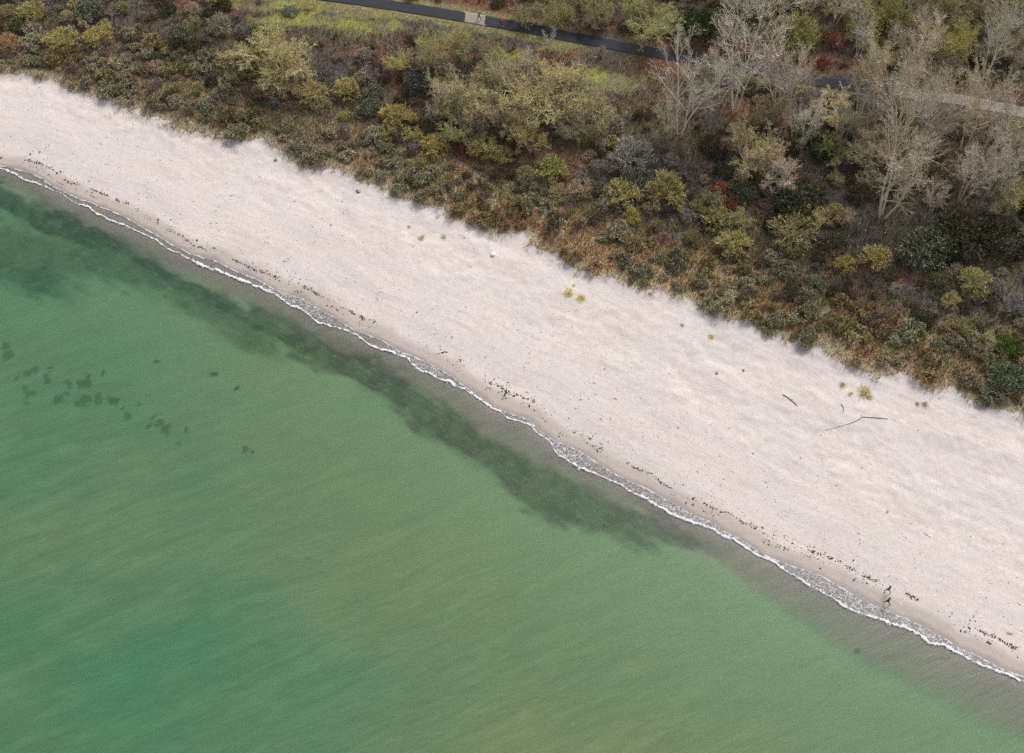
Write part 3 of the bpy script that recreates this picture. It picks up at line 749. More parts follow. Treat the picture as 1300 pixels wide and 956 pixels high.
# ---- prominent plants, each traced from the photograph: kind, x, y, width in the picture, label, options
MAIN = [
 ('willow',38,10,40,'yellow-olive round shrub in the top corner of the thicket, cut by the upper picture edge',dict(tint=YEL)),
 ('willow',9,12,26,'small dull olive shrub at the very corner of the thicket',dict(tint=OLV)),
 ('willow',76,46,44,'yellow-olive shrub, the one nearer the corner of two round shrubs beside each other',dict(tint=YEL)),
 ('willow',122,43,40,'bright yellow shrub, the one nearer the clearing of two round shrubs beside each other',dict(tint=(1.06,1.06,.88))),
 ('dark',112,8,40,'grey-green bush at the picture top above the bright yellow round shrub',dict(tint=(1.6,1.7,1.9))),
 ('willow',86,19,24,'small beige shrub between the corner shrubs and the grey-green bush',dict(tint=BGE)),
 ('willow',10,52,34,'orange-beige shrub at the picture edge above the sand',dict(tint=(1.1,.85,1.0))),
 ('dark',226,38,30,'pale grey-green bush amid purple-brown scrub',dict(tint=(1.8,1.9,2.1))),
 ('willow',277,28,36,'grey-olive shrub beside the broad lichen-green tree',dict(tint=GRY)),
 ('lichen',350,66,108,'largest lichen-green tree with sprawling crown by the grass clearing',dict(tint=(.95,.93,.85),hs=.75,variant=2)),
 ('willow',345,104,50,'beige twiggy shrub under the seaward side of the largest lichen-green tree',dict(tint=BGE)),
 ('dark',368,11,20,'small whitish-grey bush alone on the green clearing',dict(tint=(2.6,2.7,3.3))),
 ('willow',439,109,36,'ball-shaped yellow-green shrub with a dark ring of shade',dict(tint=YEL)),
 ('willow',457,98,22,'small olive shrub touching the ball-shaped yellow-green shrub',dict(tint=OLV)),
 ('willow',394,114,40,'olive shrub seaward of the largest lichen-green tree',dict(tint=(.95,.95,.9))),
 ('willow',407,132,28,'lower olive shrub of a touching pair near the sand notch',dict(tint=OLV)),
 ('dark',475,114,28,'grey-green bush inland of the knot of yellow willow shrubs',dict(tint=(1.6,1.7,1.7))),
 ('willow',439,145,20,'tiny round olive shrub among silver buckthorn',dict(tint=YEL)),
 ('dark',470,133,30,'blue-grey bush beside the knot of yellow willow shrubs',dict(tint=(1.5,1.6,1.8))),
 ('willow',503,145,44,'highest shrub in the knot of yellow willow shrubs',dict(tint=(1.05,1.02,.85))),
 ('willow',522,168,30,'seaward shrub of the knot of yellow willow shrubs, beside the golden one',dict(tint=YEL)),
 ('willow',490,166,28,'yellow willow shrub at the sand-facing corner of the knot',dict(tint=YEL)),
 ('willow',551,182,38,'golden willow shrub standing apart below the grove of lichen-green trees',dict(tint=(1.12,1.08,.8))),
 ('willow',536,199,15,'little golden shrub at the foot of the golden willow',dict(tint=YEL)),
 ('lichen',506,62,40,'small yellow-green tree alone on dark scrub below the clearing',dict(base=(507,88),tint=(1.15,1.15,.8),hs=1.0)),
 ('lichen',548,45,52,'green-tinged slender tree between the clearing and the path',dict(base=(549,78),tint=(1.0,1.05,.85),hs=1.0)),
 ('dark',536,99,50,'grey-green bushy shrub at the edge of the lichen-green grove',dict(tint=(1.2,1.3,1.6))),
 ('lichen',580,108,84,'broad tree at the near end of the lichen-green grove',dict(tint=(.95,.92,1.0))),
 ('lichen',607,122,70,'tree with visible forked stems in the middle of the lichen-green grove',dict(base=(606,152),tint=(1.05,.98,1.0))),
 ('lichen',622,76,54,'green-tinged tree behind the grove, nearest the path',dict(tint=(.95,1.02,.95))),
 ('lichen',565,135,50,'low pale twiggy tree below the lichen-green grove',dict(tint=BGE)),
 ('willow',614,183,40,'olive-yellow shrub below the grove, next to a red patch',dict(tint=(1,.98,.85))),
 ('willow',638,193,32,'yellow shrub below the broad tree of the second grove',dict(tint=YEL)),
 ('red',589,190,26,'low dark red shrub between two yellow shrubs below the grove',dict(tint=(.75,.6,.6),hs=.6)),
 ('lichen',686,122,102,'broad lichen-green tree of the second grove beside the rusty meadow',dict(tint=(1.0,.97,.9),hs=.85)),
 ('lichen',664,165,56,'low yellowish tree at the seaward foot of the second grove',dict(base=(668,186),tint=(1.15,1.05,.85))),
 ('lichen',640,100,60,'grey-olive tree between the two lichen-green groves',dict(tint=(.85,.85,1.05))),
 ('lichen',724,140,50,'pale tree on the rusty-meadow side of the second grove',dict(tint=(1.05,.98,1.2))),
 ('bare',673,76,26,'pale sapling on the grass beside the path bend',dict(hs=.9)),
 ('bare',698,44,18,'thin pale sapling leaning over the path',dict(hs=1.1)),
 ('bare',740,72,28,'greyish sapling on the rusty verge of the path',dict(tint=(.8,.75,.75))),
 ('willow',701,210,44,'green-yellow shrub next to the small bright red bush',dict(tint=(.8,.95,.75))),
 ('willow',668,218,24,'small olive shrub seaward of the second grove',dict(tint=OLV)),
 ('red',716,223,22,'small bright red bush beside the green-yellow shrub',dict(tint=(1.0,.75,.8),hs=.7)),
 ('willow',736,236,34,'pale yellow shrub seaward of the small bright red bush',dict(tint=BGE)),
 ('willow',714,243,28,'low olive shrub beside the pale yellow shrub',dict(tint=OLV)),
 ('willow',790,242,46,'yellow-olive shrub on the seaward side of the grey-white shrub',dict(tint=YEL)),
 ('dark',759,237,24,'blue-grey bush between two yellow shrubs',dict(tint=(1.5,1.6,1.8))),
 ('willow',846,236,54,'large domed yellow-olive shrub, the biggest near the middle of the thicket',dict(tint=(1,.98,.9))),
 ('dark',803,226,34,'grey-green bush leaning on the large domed shrub',dict(tint=(1.4,1.5,1.5))),
 ('willow',802,272,26,'bright yellow low shrub amid brown scrub near the sand',dict(tint=(1.2,1.15,.7))),
 ('willow',826,262,24,'straw-yellow shrub beside the bright yellow low shrub',dict(tint=BGE)),
 ('red',915,238,27,'orange-red shrub at the foot of the dark wood',dict(tint=(1.1,1.2,1.4))),
 ('red',927,256,24,'coral shrub directly seaward of the orange-red shrub',dict(tint=(1.15,1.2,1.4))),
 ('willow',912,274,40,'olive ball shrub under the orange-red shrub',dict(tint=(.85,.92,.85))),
 ('dark',944,240,36,'grey-green bush beside the orange-red shrub',dict(tint=(1.3,1.35,1.4))),
 ('willow',932,307,42,'yellow-green low shrub seaward of the olive ball shrub',dict(tint=YEL)),
 ('willow',802,192,56,'wide grey-white twiggy shrub at the seaward foot of the pale bare tree',dict(tint=(.78,.86,1.55))),
 ('willow',853,200,24,'small ash-grey shrub beside the wide grey-white shrub',dict(tint=(.75,.8,1.5))),
 ('willow',777,154,30,'pale grey-green shrub at the end of the rusty meadow',dict(tint=GRY)),
 ('bare',861,112,78,'pale bare tree with fanned stems at the end of the rusty meadow',dict(base=(863,172))),
 ('bare',826,140,40,'leaning pale bare tree beside the fanned-stem tree',dict(base=(846,168),tint=(1,1,.95))),
 ('bare',932,94,88,'grey-white bare tree with dense upright crown hiding part of the path',dict(base=(932,144),tint=(1.08,1.06,1.06))),
 ('bare',905,80,50,'slim grey-white bare tree, path side of the dense-crowned bare tree',dict(base=(915,128),tint=(1.0,.97,.97))),
 ('lichen',955,190,84,'olive-beige spreading tree below the dense-crowned bare tree',dict(tint=(.98,.92,1.0))),
 ('lichen',985,212,66,'beige twiggy tree at the edge of the dark bushes',dict(tint=BGE)),
 ('lichen',828,18,78,'pale green crooked tree beyond the path with branches over its verge',dict(base=(826,48),tint=(.95,1.05,.9))),
 ('lichen',805,10,46,'olive tree behind the pale green crooked tree beyond the path',dict(tint=(.9,.95,.75))),
 ('dark',886,26,56,'dark green bush beyond the path beside the crooked pale green tree',dict(tint=(.9,1.15,.95),hs=1.4)),
 ('bare',940,10,58,'pale forked tree beyond the path cut by the picture top',dict(base=(938,38))),
 ('lichen',660,16,42,'grey-olive tree beyond the path, first past the person in red',dict(tint=(.75,.75,.85))),
 ('lichen',680,18,40,'greyish tree beyond the path, second past the person in red',dict(tint=(.75,.72,.8))),
 ('lichen',710,18,44,'olive-green tree beyond the path opposite the thin leaning sapling',dict(tint=(.8,.85,.65))),
 ('lichen',740,20,46,'grey-brown tree beyond the path opposite the rusty meadow',dict(tint=(.7,.66,.8))),
 ('lichen',765,24,40,'brownish tree beyond the path, nearest before the crooked pale green tree',dict(tint=(.72,.68,.75))),
 ('willow',1011,36,58,'yellow-green fan-shaped shrub beyond the path with reddish tips',dict(tint=(.85,.98,.75),hs=1.2)),
 ('red',1059,46,28,'orange-leaved shrub beyond the path beside the fan-shaped shrub',dict(tint=(1.1,1.15,1.2),hs=1.2)),
 ('red',1048,78,20,'small rust-red shrub on the far verge of the path',dict(tint=(.8,.75,.8))),
 ('bare',990,82,52,'pinkish-tipped bare tree, first past the grey-white crown along the path',dict(base=(985,138),tint=(1.05,.98,1.0))),
 ('bare',1028,84,58,'yellow-stemmed bare tree leaning towards the path gap',dict(base=(1000,143),tint=(1.05,1.02,.85))),
 ('bare',1092,88,54,'yellow-barked bare tree at the path gap, before the pink-tipped group',dict(base=(1090,150),tint=(1.05,1.0,.8))),
 ('bare',1127,78,78,'tallest bare tree with reddish upper twigs, in front of the path',dict(base=(1114,152),tint=(1.05,.97,.85))),
 ('bare',1160,84,50,'leaning bare tree just past the one with reddish upper twigs',dict(base=(1140,132),tint=(1,.97,.9))),
 ('lichen',1066,134,66,'low yellow-beige tree sprawling over the rusty ground',dict(tint=(1.1,1.0,1.0),hs=.6)),
 ('lichen',1231,26,66,'mossy olive tree leaning outwards in the wood beyond the path',dict(base=(1200,74),tint=(.95,.98,.7),hs=1.2)),
 ('bare',1283,46,56,'pale silvery tree leaning outwards in the corner of the wood',dict(base=(1250,100),tint=(.95,1.0,.98),hs=1.15)),
 ('bare',1182,140,74,'pinkish-beige bare tree beside the pale part of the path',dict(base=(1172,182),tint=(.97,.92,.90))),
 ('bare',1236,142,60,'yellowish bare tree before the pale part of the path',dict(base=(1222,190),tint=(1.0,.95,.8))),
 ('bare',1276,144,66,'grey-lilac bare tree at the picture edge by the pale path',dict(base=(1266,212),tint=(.95,.92,.93))),
 ('bare',1136,210,106,'largest pale bare tree, fan of stems rising from the dark bushes',dict(base=(1119,276),tint=(.92,.88,.82),variant=1)),
 ('lichen',1100,190,60,'beige bushy tree behind the largest pale bare tree',dict(tint=(1,.93,1.1))),
 ('lichen',1060,190,48,'mossy green-brown tree inland of the dark bushes',dict(tint=(.7,.75,.6))),
 ('dark',1020,248,66,'big blackish-green bush between the beige tree and the largest bare tree',dict(tint=(.8,.85,.85))),
 ('dark',1046,180,46,'dark green bush by the rusty ground below the path',dict(tint=(.75,.9,.75))),
 ('dark',1178,309,66,'large round grey-green bush seaward of the largest bare tree',dict(tint=(1.25,1.35,1.3))),
 ('willow',1008,289,62,'wide olive shrub with reddish tips on the rim of the dark bushes',dict(tint=(.78,.78,.85))),
 ('willow',1061,268,38,'brownish-yellow shrub by the largest pale bare tree',dict(tint=(.95,.82,.8))),
 ('willow',1113,322,38,'yellowish shrub under the largest pale bare tree',dict(tint=YEL)),
 ('willow',1074,334,28,'straw-yellow low shrub on orange grass',dict(tint=(1.15,1.05,.8))),
 ('willow',1241,355,48,'bright yellow-green shrub with dark foot, beside a lilac-grey shrub',dict(tint=(.95,1.02,.85))),
 ('dark',1198,356,34,'grey-olive bush between the large round bush and the yellow-green shrub',dict(tint=(1.4,1.4,1.3))),
 ('willow',1208,381,28,'low yellow shrub seaward of the grey-olive bush',dict(tint=YEL)),
 ('dark',1222,290,72,'dark olive bush beside the large round grey-green bush',dict(tint=(.85,.85,.8))),
 ('dark',1276,298,70,'dark bush at the picture edge inland of the lilac-grey shrub',dict(tint=(.8,.78,.75))),
 ('willow',1264,362,34,'lilac-grey shrub touching the bright yellow-green shrub',dict(tint=(.68,.70,1.4))),
 ('willow',1291,384,36,'silver-grey shrub at the picture edge, below the lilac-grey shrub',dict(tint=(.68,.75,1.4))),
 ('bare',1220,222,58,'bare tree with red-brown leaning trunk and pale branches',dict(base=(1218,258),tint=(.95,.88,.85))),
 ('lichen',1283,250,66,'mossy twisted tree over the dark bush at the picture edge',dict(tint=(.9,.92,.85))),
 ('bare',1262,212,56,'whitish crooked bare tree above the mossy twisted tree',dict(base=(1255,250),tint=(1.0,.98,.98))),
 ('dark',1282,478,52,'big blue-green buckthorn-like bush standing out at the sand by the picture edge',dict(tint=(1.1,1.45,1.45))),
 ('dark',1282,440,34,'grassy green bush inland of the big blue-green bush',dict(tint=(.8,1.2,.5))),
 ('willow',1098,30,44,'mossy shrub tree in the wood beyond the orange-leaved shrub',dict(tint=(.72,.78,.62),hs=1.3)),
 ('willow',1130,14,44,'yellowish shrub tree in the wood at the picture top',dict(tint=(.9,.92,.6),hs=1.3)),
 ('willow',1170,36,56,'olive shrub tree in the wood above the pale part of the path',dict(tint=(.75,.78,.6),hs=1.3)),
 ('lichen',1100,8,50,'tangled olive tree at the picture top beyond the orange-leaved shrub',dict(tint=(.8,.85,.65))),
 ('lichen',1200,10,56,'tangled brown-grey tree at the picture top before the mossy leaning tree',dict(tint=(.75,.72,.75))),
]
for (kind, px, py, w, label, o) in MAIN:
    place(kind, px, py, w, label, **o)

# ---- the many like plants between them
LM = [(60,28,'the corner yellow shrubs'),(122,43,'the bright yellow round shrub'),(226,38,'the pale bush in purple scrub'),(350,66,'the largest lichen-green tree'),
 (439,109,'the ball-shaped yellow-green shrub'),(505,155,'the knot of yellow willows'),(551,182,'the golden willow'),(506,62,'the small yellow-green tree'),(590,110,'the lichen-green grove'),
 (614,183,'the olive shrub by the red patch'),(686,122,'the broad tree by the rusty meadow'),(716,223,'the small bright red bush'),(790,242,'the yellow-olive shrub'),(846,236,'the large domed shrub'),
 (802,192,'the grey-white shrub'),(861,130,'the fanned-stem bare tree'),(914,245,'the orange-red shrub'),(932,100,'the dense-crowned bare tree'),(932,307,'the yellow-green low shrub'),
 (828,20,'the crooked pale green tree'),(1011,40,'the fan-shaped shrub'),(1059,46,'the orange-leaved shrub'),(1020,248,'the blackish-green bush'),(1008,289,'the red-tipped olive shrub'),
 (1120,230,'the largest pale bare tree'),(1178,309,'the large round bush'),(1241,355,'the bright yellow-green shrub'),(1282,478,'the big blue-green bush'),(1125,100,'the red-tipped bare tree'),
 (1231,40,'the mossy leaning tree'),(1283,50,'the silvery corner tree'),(1236,150,'the yellowish bare tree'),(1074,334,'the straw-yellow low shrub'),(1180,436,'the widest buckthorn belt'),(330,172,'the sand notch'),
 (660,296,'the sand bay at mid-edge'),(728,372,'the biggest yellow tuft'),(903,425,'the small lone yellow tuft'),(1090,490,'the wide yellow-green tuft'),(1003,508,'the short driftwood stick'),(200,152,'the straight sand edge near the corner'),(90,112,'the sand step near the corner'),
 (440,222,'the sand edge below the knot'),(540,262,'the sand edge below the golden willow'),(800,362,'the sand edge below the bright shrub'),(960,414,'the pale grass strip'),(1140,478,'the grassy sand lip'),(1230,508,'the last stretch of sand edge')]
LMx = np.array([[a, b] for a, b, _ in LM], float)
seen_labels = {}
def where(px, py):
    d2 = np.hypot(LMx[:, 0] - px, (LMx[:, 1] - py) * 1.1); i = int(np.argmin(d2)); r = d2[i]
    dx, dy = px - LMx[i, 0], py - LMx[i, 1]
    deg = math.degrees(math.atan2(-dy, dx)) % 360
    rel = ('right of', 'upper right of', 'above', 'upper left of', 'left of', 'lower left of', 'below', 'lower right of')[int(((deg + 22.5) % 360) // 45)]
    far = 'touching, ' if r < 14 else ('just ' if r < 28 else ('' if r < 48 else 'well '))
    if len(rel.split()) > 2: far = far if far == 'touching, ' else ''
    return (far + rel + ' ' + LM[i][2]).replace('touching, ', 'close ')
SHADE = {'buckthorn': ['silver-green', 'grey-green', 'olive', 'rusty brown'], 'thicket': ['brown-grey', 'purple-brown', 'ash-grey', 'dark brown'],
         'willow': ['olive', 'beige', 'greyish'], 'dark': ['dark green', 'blackish'], 'bare': ['pale', 'greyish'], 'lichen': ['olive', 'grey-brown']}
TINT = {'buckthorn': [(1.05, 1.06, .98), (.80, .86, .78), (.92, .84, .58), (1.0, .76, .58)], 'thicket': [(1, .96, .88), (.95, .78, .78), (1.25, 1.25, 1.3), (.7, .62, .55)],
        'willow': [(.82, .85, .85), (.95, .9, 1.3), (.72, .78, 1.5)], 'dark': [(1.0, 1.05, .9), (.75, .75, .75)], 'bare': [(.97, .95, .92), (.82, .79, .76)], 'lichen': [(.85, .88, .8), (.7, .66, .78)]}
NOUN = {'buckthorn': 'buckthorn bush', 'thicket': 'bare twiggy shrub', 'willow': 'willow shrub', 'dark': 'leafy bush', 'bare': 'bare tree', 'lichen': 'twiggy tree'}
GROUP = {'buckthorn': 'sea buckthorn bushes along the sand', 'thicket': 'bare shrubs of the thicket', 'willow': 'small willow shrubs in the thicket', 'dark': 'leafy bushes among the shrubs',
         'bare': 'bare trees of the wood', 'lichen': 'twiggy trees of the wood'}
def fill(kind, cands, dlo, dhi, want, gap, hs=(.85, 1.15), sh=None, big=1.0):
    n = 0
    A = np.array(PLACED)
    for (x, y, z, px, py, w) in cands:
        if n >= want: break
        diam = (dlo + (dhi - dlo) * random.random() ** 1.3) * big
        A = np.array(PLACED)
        if (np.hypot(A[:, 0] - x, A[:, 1] - y) < (A[:, 2] + diam / 2) * gap).any(): continue
        k = sh(px, py, x, y) if sh else random.randrange(len(SHADE[kind]))
        f = (diam - dlo * big) / ((dhi - dlo) * big)
        size = 'large' if f > .6 else ('medium' if f > .28 else 'small')
        tn = tuple(c * random.uniform(.95, 1.05) for c in TINT[kind][k]); b = random.uniform(.8, 1.2)
        lab = f'{size} {SHADE[kind][k]} {NOUN[kind]} {where(px, py)}'
        if len(lab.split()) > 15: lab = lab.replace(' just ', ' ').replace(' well ', ' ').replace(' close ', ' ')
        plant(kind, x, y, z, diam, lab, GROUP[kind], tuple(c * b for c in tn), random.uniform(*hs))
        n += 1
    return n
def candidates(n, seed, cond, margin=14):
    rng = np.random.default_rng(seed); X, Y = visible_pts(n, margin, rng, 3.0)
    d, e, dp = fields(X, Y); px, py = proj(X, Y, 3.0)
    k = cond(px, py, e, dp) & (np.abs(dp) > 2.8)
    X, Y, px, py, e = X[k], Y[k], px[k], py[k], e[k]; Z = ground_z(X, Y)
    return list(zip(X, Y, Z, px, py, e))
grass_free = lambda px, py: blob(px, py, GREEN + [(690,85,90,14),(800,105,80,22),(440,25,130,20)]) < .25
fill('lichen', candidates(4000, 17, lambda px, py, e, dp: (dp < -5) & (px > 520) & (px < 770) & (py > 66) & (py < 178) & grass_free(px, py)), 5, 8, 16, .25, (.9, 1.15))
fill('lichen', candidates(3000, 18, lambda px, py, e, dp: (dp < -5) & (px > 880) & (px < 1300) & (py > 120) & (py < 285)), 4, 7, 12, .30, (.8, 1.1))
fill('bare', candidates(3000, 19, lambda px, py, e, dp: (dp < -3) & (px > 950) & (px < 1300) & (py > 120) & (py < 240)), 5, 8, 6, .30, (.9, 1.1))
# small fill trees of the woods beyond the path and at the right edge
fill('lichen', candidates(3000, 11, lambda px, py, e, dp: (dp > 5) & (px > 600)), 4.5, 8, 46, .42, (.9, 1.2))
fill('bare', candidates(3000, 12, lambda px, py, e, dp: (dp > 5) & (px > 930) | ((dp < -4) & (px > 1180) & (py > 150) & (py < 290))), 5, 8, 16, .42, (.8, 1.0))
fill('willow', candidates(4000, 13, lambda px, py, e, dp: (dp < -4) & (e > 6) & grass_free(px, py)), 1.8, 3.6, 60, .55)
fill('dark', candidates(4000, 14, lambda px, py, e, dp: (e > 7) & grass_free(px, py) & ((px > 900) | (px < 330) | (dp > 4))), 2.2, 4.2, 55, .5)
shb = lambda px, py, x, y: int(np.clip(vnoise(x * .2, y * .2, 77) * 4.6 - .3 + random.uniform(-.6, .6) - (1.1 if px < 450 else 0), 0, 3))
cb = candidates(26000, 15, lambda px, py, e, dp: (e > .5) & (e < np.where(px < 330, 17, np.where(px > 950, 13, 9))) & (py < 545) & (vnoise(px * .02, py * .03, 88) > .22), 10)
fill('buckthorn', cb, 1.4, 3.4, 296, .42, (.8, 1.2), shb)
fill('thicket', candidates(16000, 16, lambda px, py, e, dp: (e > 3.5) & grass_free(px, py)), 1.9, 4.0, 285, .46, (.8, 1.2))

# ------------------------------------------------------------------ grass tufts on the open sand
TUFTS = [(519,287,7,'small yellow grass tuft on sand, first of the three in a row',(1,.9,.8)),(535,301,11,'fullest yellow tuft of the three in a row on sand',(1,1,.9)),(563,300,9,'yellow grass tuft on sand, last of the three in a row',(1,.95,.85)),
 (590,301,5,'faint straw tuft beside the three in a row',(.9,.85,.9)),(722,371,16,'bright yellow grass tuft, broad head of the biggest patch on the sand',(1.15,1.15,.6)),(738,378,14,'bright yellow trailing tuft joined to the biggest patch on the sand',(1.2,1.15,.65)),
 (728,362,7,'small yellow tuft on the inland side of the biggest patch',(1.1,1.1,.65)),(866,412,8,'pale straw tuft on bare sand, inland of the damp band',(.9,.85,.9)),(903,427,10,'small lone yellow tuft below the pale grass strip',(1.1,1.0,.8)),
 (1070,488,12,'olive tuft at the start of the wide yellow-green tufts',(.75,.8,.6)),(1080,499,8,'small green tuft between olive and wide tufts',(.8,.9,.55)),(1097,496,22,'wide yellow-green tuft, largest above the forked driftwood',(.95,.97,.75)),(1104,503,12,'yellow-green tuft on the seaward side of the wide tuft',(1,.98,.75)),
 (1165,512,8,'dull green tuft, first of two near the sand lip',(.6,.68,.5)),(1175,512,10,'dull olive tuft, second of two near the sand lip',(.7,.75,.6)),(826,372,8,'sparse straw tuft close to the thicket edge',(.7,.68,.8))]
for (px, py, w, lab, tn) in TUFTS:
    x, y, z = at(px, py, .2); plant('tuft', x, y, z, w / px_per_m(py), lab, 'grass tufts on the open sand', tn, .5)

# ------------------------------------------------------------------ driftwood and beach stones
M_drift = plain_mat('driftwood', (.23, .21, .195), .9)
def stick(name, paths, label, lift=.06):
    S = []
    for pts, r0, r1 in paths:
        W = []
        for i, (px, py) in enumerate(pts):
            x, y, z = at(px, py); W.append((x, y, z + lift))
        n = len(W) - 1
        for i in range(n):
            a, b = np.array(W[i]), np.array(W[i + 1])
            S.append((*a, *b, r0 + (r1 - r0) * i / n, r0 + (r1 - r0) * (i + 1) / n))
    base = np.array(S[0][:3]); V, Q = tubes(S, 7); me = mk_mesh(name, V - base, Q, smooth_=True)
    return tag(link(name, me, M_drift, None, base), label, 'driftwood')
stick('driftwood_stick', [([(994,501),(999,504),(1003,507),(1008,511),(1012,515)], .08, .05), ([(1003,507),(1006,507)], .04, .02)], 'short dark driftwood stick lying on the pale sand')
stick('driftwood_branch', [([(1127,532),(1118,531),(1106,530),(1095,529.5)], .065, .045), ([(1095,529.5),(1088,534),(1078,538),(1064,542),(1048,546)], .05, .02), ([(1095,529.5),(1093,527)], .05, .02)], 'long forked driftwood branch with a thin tail on the sand')
stick('driftwood_twig', [([(1068,513),(1071,518),(1071,522),(1069,524)], .045, .03)], 'small curved driftwood twig below the wide yellow-green tuft')
M_stone = plain_mat('beach_stone', (.20, .18, .165), .9, .3, 2)
def stone(px, py, r, label, pale=False):
    x, y, z = at(px, py); rng = np.random.default_rng(int(px))
    import bmesh
    bm = bmesh.new(); bmesh.ops.create_icosphere(bm, subdivisions=2, radius=r)
    for v in bm.verts:
        v.co *= 1 + .22 * math.sin(v.co.x * 9 / r * .3 + px) * math.cos(v.co.y * 7 / r * .3 + py); v.co.z *= .55; v.co.x *= 1.3
    me = bpy.data.meshes.new('beach_stone'); bm.to_mesh(me); bm.free()
    for p in me.polygons: p.use_smooth = True
    o = link('beach_stone', me, M_white if pale else M_stone, None, (x, y, z + r * .2)); o.rotation_euler.z = px
    tag(o, label, 'stone', 'lone stones on the beach')
M_white = plain_mat('white_stone', (.62, .60, .58), .9, .1, 2)
stone(455, 243, .34, 'lone grey stone just below the thicket edge')
stone(350, 203, .28, 'grey stone on the sand under the sand notch')
stone(626, 323, .38, 'whitish stone near the sand bay', True)
stone(910, 474, .22, 'small dark stone in the middle of the beach')
stone(944, 470, .20, 'small grey stone between the lone yellow tuft and the driftwood')

# ------------------------------------------------------------------ people
MATS = {k: plain_mat(k, c, r, .08, 8) for k, c, r in (
    ('red_jacket', (.52, .035, .07), .8), ('navy_cloth', (.025, .03, .055), .85), ('black_jacket', (.012, .012, .014), .8), ('brown_jacket', (.06, .022, .016), .85),
    ('skin', (.46, .29, .22), .6), ('shoe_dark', (.03, .028, .026), .6), ('shoe_pale', (.5, .5, .5), .6), ('hair_brown', (.05, .03, .02), .7), ('hair_grey', (.30, .28, .27), .7), ('hair_black', (.015, .012, .01), .7),
    ('beige_cap', (.40, .33, .24), .8), ('tan_cloth', (.20, .10, .06), .8))}
def person(px, py, face, hgt, top, legs, shoe, hair, label, stride=.32, swing=.35):
    """a walking figure: one skinned body; the clothes are its material zones, the hair a child"""
    s = hgt / 1.75
    J = {}; E = []
    def j(n, p, r, par=None):
        J[n] = (Vector(p) * s, r * s)
        if par: E.append((par, n))
    j('pelvis', (0, 0, .95), .15); j('waist', (0, .0, 1.10), .135, 'pelvis'); j('chest', (0, .01, 1.30), .165, 'waist'); j('upper', (0, .0, 1.43), .12, 'chest'); j('neck', (0, .01, 1.52), .062, 'upper')
    j('head', (0, .03, 1.62), .092, 'neck'); j('crown', (0, .02, 1.70), .080, 'head')
    for sd, f in ((1, 1), (-1, -1)):
        n = 'l' if sd > 0 else 'r'
        st = stride * f
        j('hip' + n, (.09 * sd, .01, .90), .10, 'pelvis'); kn = (.10 * sd, st * .55 + .05, .50); an = (.10 * sd, st - (.12 if f < 0 else 0), .10 if f > 0 else .16)
        j('knee' + n, kn, .068, 'hip' + n); j('ankle' + n, an, .046, 'knee' + n); j('toe' + n, (.11 * sd, an[1] + .17, an[2] - (.05 if f > 0 else .10)), .042, 'ankle' + n)
        sw = -swing * f
        j('sh' + n, (.20 * sd, .0, 1.42), .075, 'upper'); j('elb' + n, (.27 * sd, sw * .45 - .03, 1.16), .054, 'sh' + n); j('wri' + n, (.26 * sd, sw + .08, .95), .038, 'elb' + n)
        j('hand' + n, (.255 * sd, sw + .12, .87), .034, 'wri' + n); 
        for q in range(4):
            j(f'fin{q}{n}', (.255 * sd + .0, sw + .105 + q * .018, .80 + .006 * abs(q - 1.5)), .010, 'hand' + n)
        j('thumb' + n, (.225 * sd, sw + .155, .85), .011, 'hand' + n)
    names = list(J); ix = {n: i for i, n in enumerate(names)}
    me = bpy.data.meshes.new('body_skeleton'); me.from_pydata([J[n][0] for n in names], [(ix[a], ix[b]) for a, b in E], [])
    tmp = bpy.data.objects.new('tmp', me); COL.objects.link(tmp)
    tmp.modifiers.new('s', 'SKIN'); 
    for i, n in enumerate(names):
        v = me.skin_vertices[0].data[i]; r = J[n][1]; v.radius = (r * (1.25 if n in ('chest', 'upper', 'waist', 'pelvis') else 1), r * (.85 if n in ('chest', 'upper', 'waist', 'pelvis') else 1))
        v.use_root = (n == 'pelvis')
    ss = tmp.modifiers.new('u', 'SUBSURF'); ss.levels = 2; ss.render_levels = 2
    dg = bpy.context.evaluated_depsgraph_get()
    body = bpy.data.meshes.new_from_object(tmp.evaluated_get(dg)); body.name = 'person'
    bpy.data.objects.remove(tmp)
    for mname in (top, legs, shoe, 'skin'): body.materials.append(MATS[mname])
    pts = [J[n][0] for n in names]
    zone = {}
    for n in names:
        zone[n] = 0 if n in ('waist', 'chest', 'upper', 'pelvis') or n[:2] == 'sh' or n[:3] in ('elb', 'wri') else 1 if n[:3] in ('hip', 'kne') else 2 if n[:3] in ('ank', 'toe') else 3
    for p in body.polygons:
        c = p.center; b = min(range(len(pts)), key=lambda i: (pts[i] - c).length / (1 + 3 * J[names[i]][1])); z = zone[names[b]]
        if z == 2 and c.z > .16 * s + (0.06 if True else 0) and names[b][:3] == 'ank': z = 1
        if z == 0 and c.z < .86 * s and names[b] == 'pelvis': z = 1
        p.material_index = z; p.use_smooth = True
    zmin = min(v.co.z for v in body.vertices)
    x, y, z = at(px, py)
    if abs(float(sdist(x, y, L_PATH)[0])) < 1.8: z += .07
    o = link('person', body, None, None, (x, y, z - zmin + .005)); o.rotation_euler.z = face
    tag(o, label, 'person')
    import bmesh
    bm = bmesh.new(); bmesh.ops.create_uvsphere(bm, u_segments=20, v_segments=14, radius=.118 * s)
    dele = [v for v in bm.verts if v.co.y > .035 * s and v.co.z < .05 * s or v.co.z < -.07 * s]
    bmesh.ops.delete(bm, geom=dele, context='VERTS')
    for v in bm.verts: v.co = Vector((v.co.x * .92, v.co.y * 1.08 + .015 * s, v.co.z * 1.05 + 1.675 * s))
    hm = bpy.data.meshes.new('hair'); bm.to_mesh(hm); bm.free()
    for p in hm.polygons: p.use_smooth = True
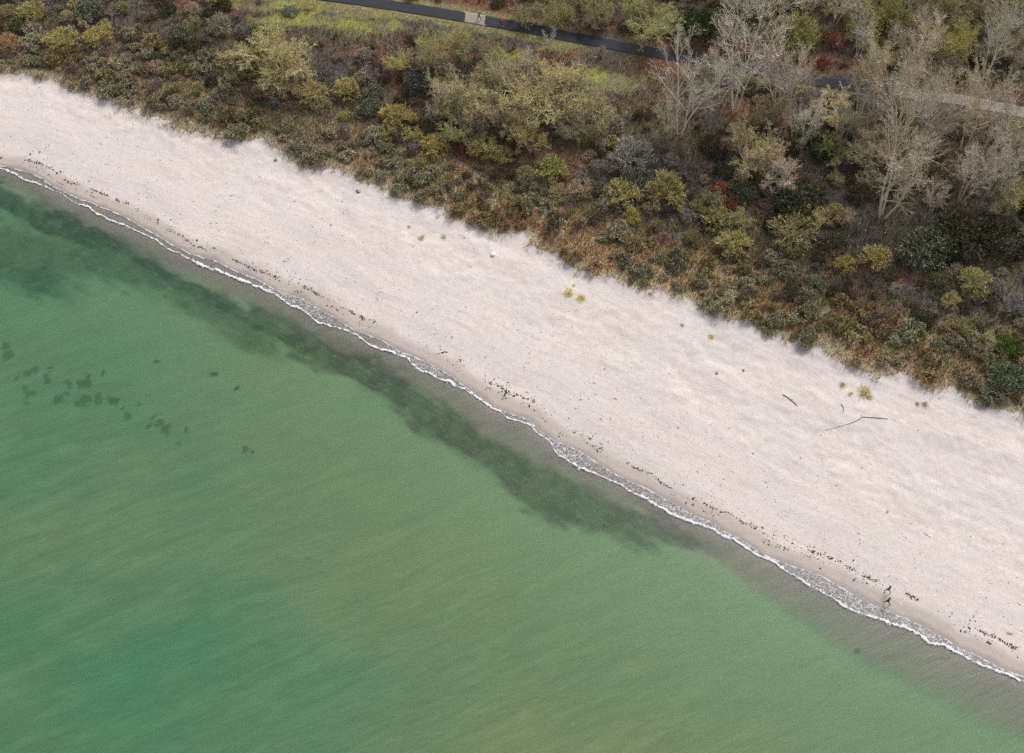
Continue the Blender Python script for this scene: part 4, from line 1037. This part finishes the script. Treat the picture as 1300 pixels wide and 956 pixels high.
    link('hair', hm, MATS[hair], o)
    return o
person(1126, 766, math.radians(75), 1.78, 'black_jacket', 'black_jacket', 'shoe_dark', 'hair_black', 'person in all-black clothes walking along the damp sand, on the water side of a companion')
person(1127, 751, math.radians(80), 1.72, 'brown_jacket', 'tan_cloth', 'shoe_dark', 'hair_brown', 'person in dark brown jacket and tan trousers walking by the seaweed line')
person(635.5, 32.5, math.radians(-110), 1.78, 'red_jacket', 'navy_cloth', 'shoe_pale', 'hair_brown', 'person in bright red jacket and navy trousers walking on the asphalt path')
person(608.5, 25, math.radians(-100), 1.74, 'navy_cloth', 'black_jacket', 'shoe_dark', 'hair_grey', 'person in dark clothes with grey hair on the pale patch of the path')

# ------------------------------------------------------------------ camera, light, sky
cam = bpy.data.cameras.new('camera'); co = bpy.data.objects.new('camera', cam); COL.objects.link(co)
co.location = (0, 0, H); co.rotation_euler = (TILT, 0, 0)
cam.sensor_fit = 'HORIZONTAL'; cam.sensor_width = 36; cam.lens = 36 * F / 1300; cam.shift_y = -44.5 / 1300
cam.clip_start = 1; cam.clip_end = 9000
scene.camera = co
SUN_EL, SUN_AZ = math.radians(44), math.radians(32)     # azimuth from +Y, clockwise positive
sun = bpy.data.lights.new('sun', 'SUN'); so = bpy.data.objects.new('sun', sun); COL.objects.link(so)
sun.energy = 1.5; sun.angle = math.radians(22); sun.color = (1, .96, .90)
dirv = Vector((math.sin(SUN_AZ) * math.cos(SUN_EL), math.cos(SUN_AZ) * math.cos(SUN_EL), math.sin(SUN_EL)))
so.rotation_euler = dirv.to_track_quat('Z', 'Y').to_euler(); so.location = (0, 0, 60)
w = bpy.data.worlds.new('World'); scene.world = w; w.use_nodes = True
nt = w.node_tree; nt.nodes.clear(); t = NT(nt)
sk = t.n('ShaderNodeTexSky', sky_type='NISHITA'); sk.sun_disc = False; sk.sun_elevation = SUN_EL; sk.sun_rotation = SUN_AZ
sk.air_density = 1.0; sk.dust_density = 4.0; sk.ozone_density = 1.0
hs_ = t.n('ShaderNodeHueSaturation'); hs_.inputs['Saturation'].default_value = .30; t.set(hs_.inputs['Color'], sk.outputs[0])
bg = t.n('ShaderNodeBackground'); bg.inputs[1].default_value = .10; t.set(bg.inputs[0], hs_.outputs[0])
ow = t.n('ShaderNodeOutputWorld'); nt.links.new(bg.outputs[0], ow.inputs[0])
vs = scene.view_settings
vs.view_transform = 'Standard'; vs.look = 'None'; vs.gamma = 1; vs.use_curve_mapping = False; vs.exposure = 1.05
scene.render.engine = 'CYCLES'
scene.cycles.use_denoising = False; scene.cycles.max_bounces = 6; scene.cycles.diffuse_bounces = 2; scene.cycles.transparent_max_bounces = 8
print('COUNT', count, len(bpy.data.objects))
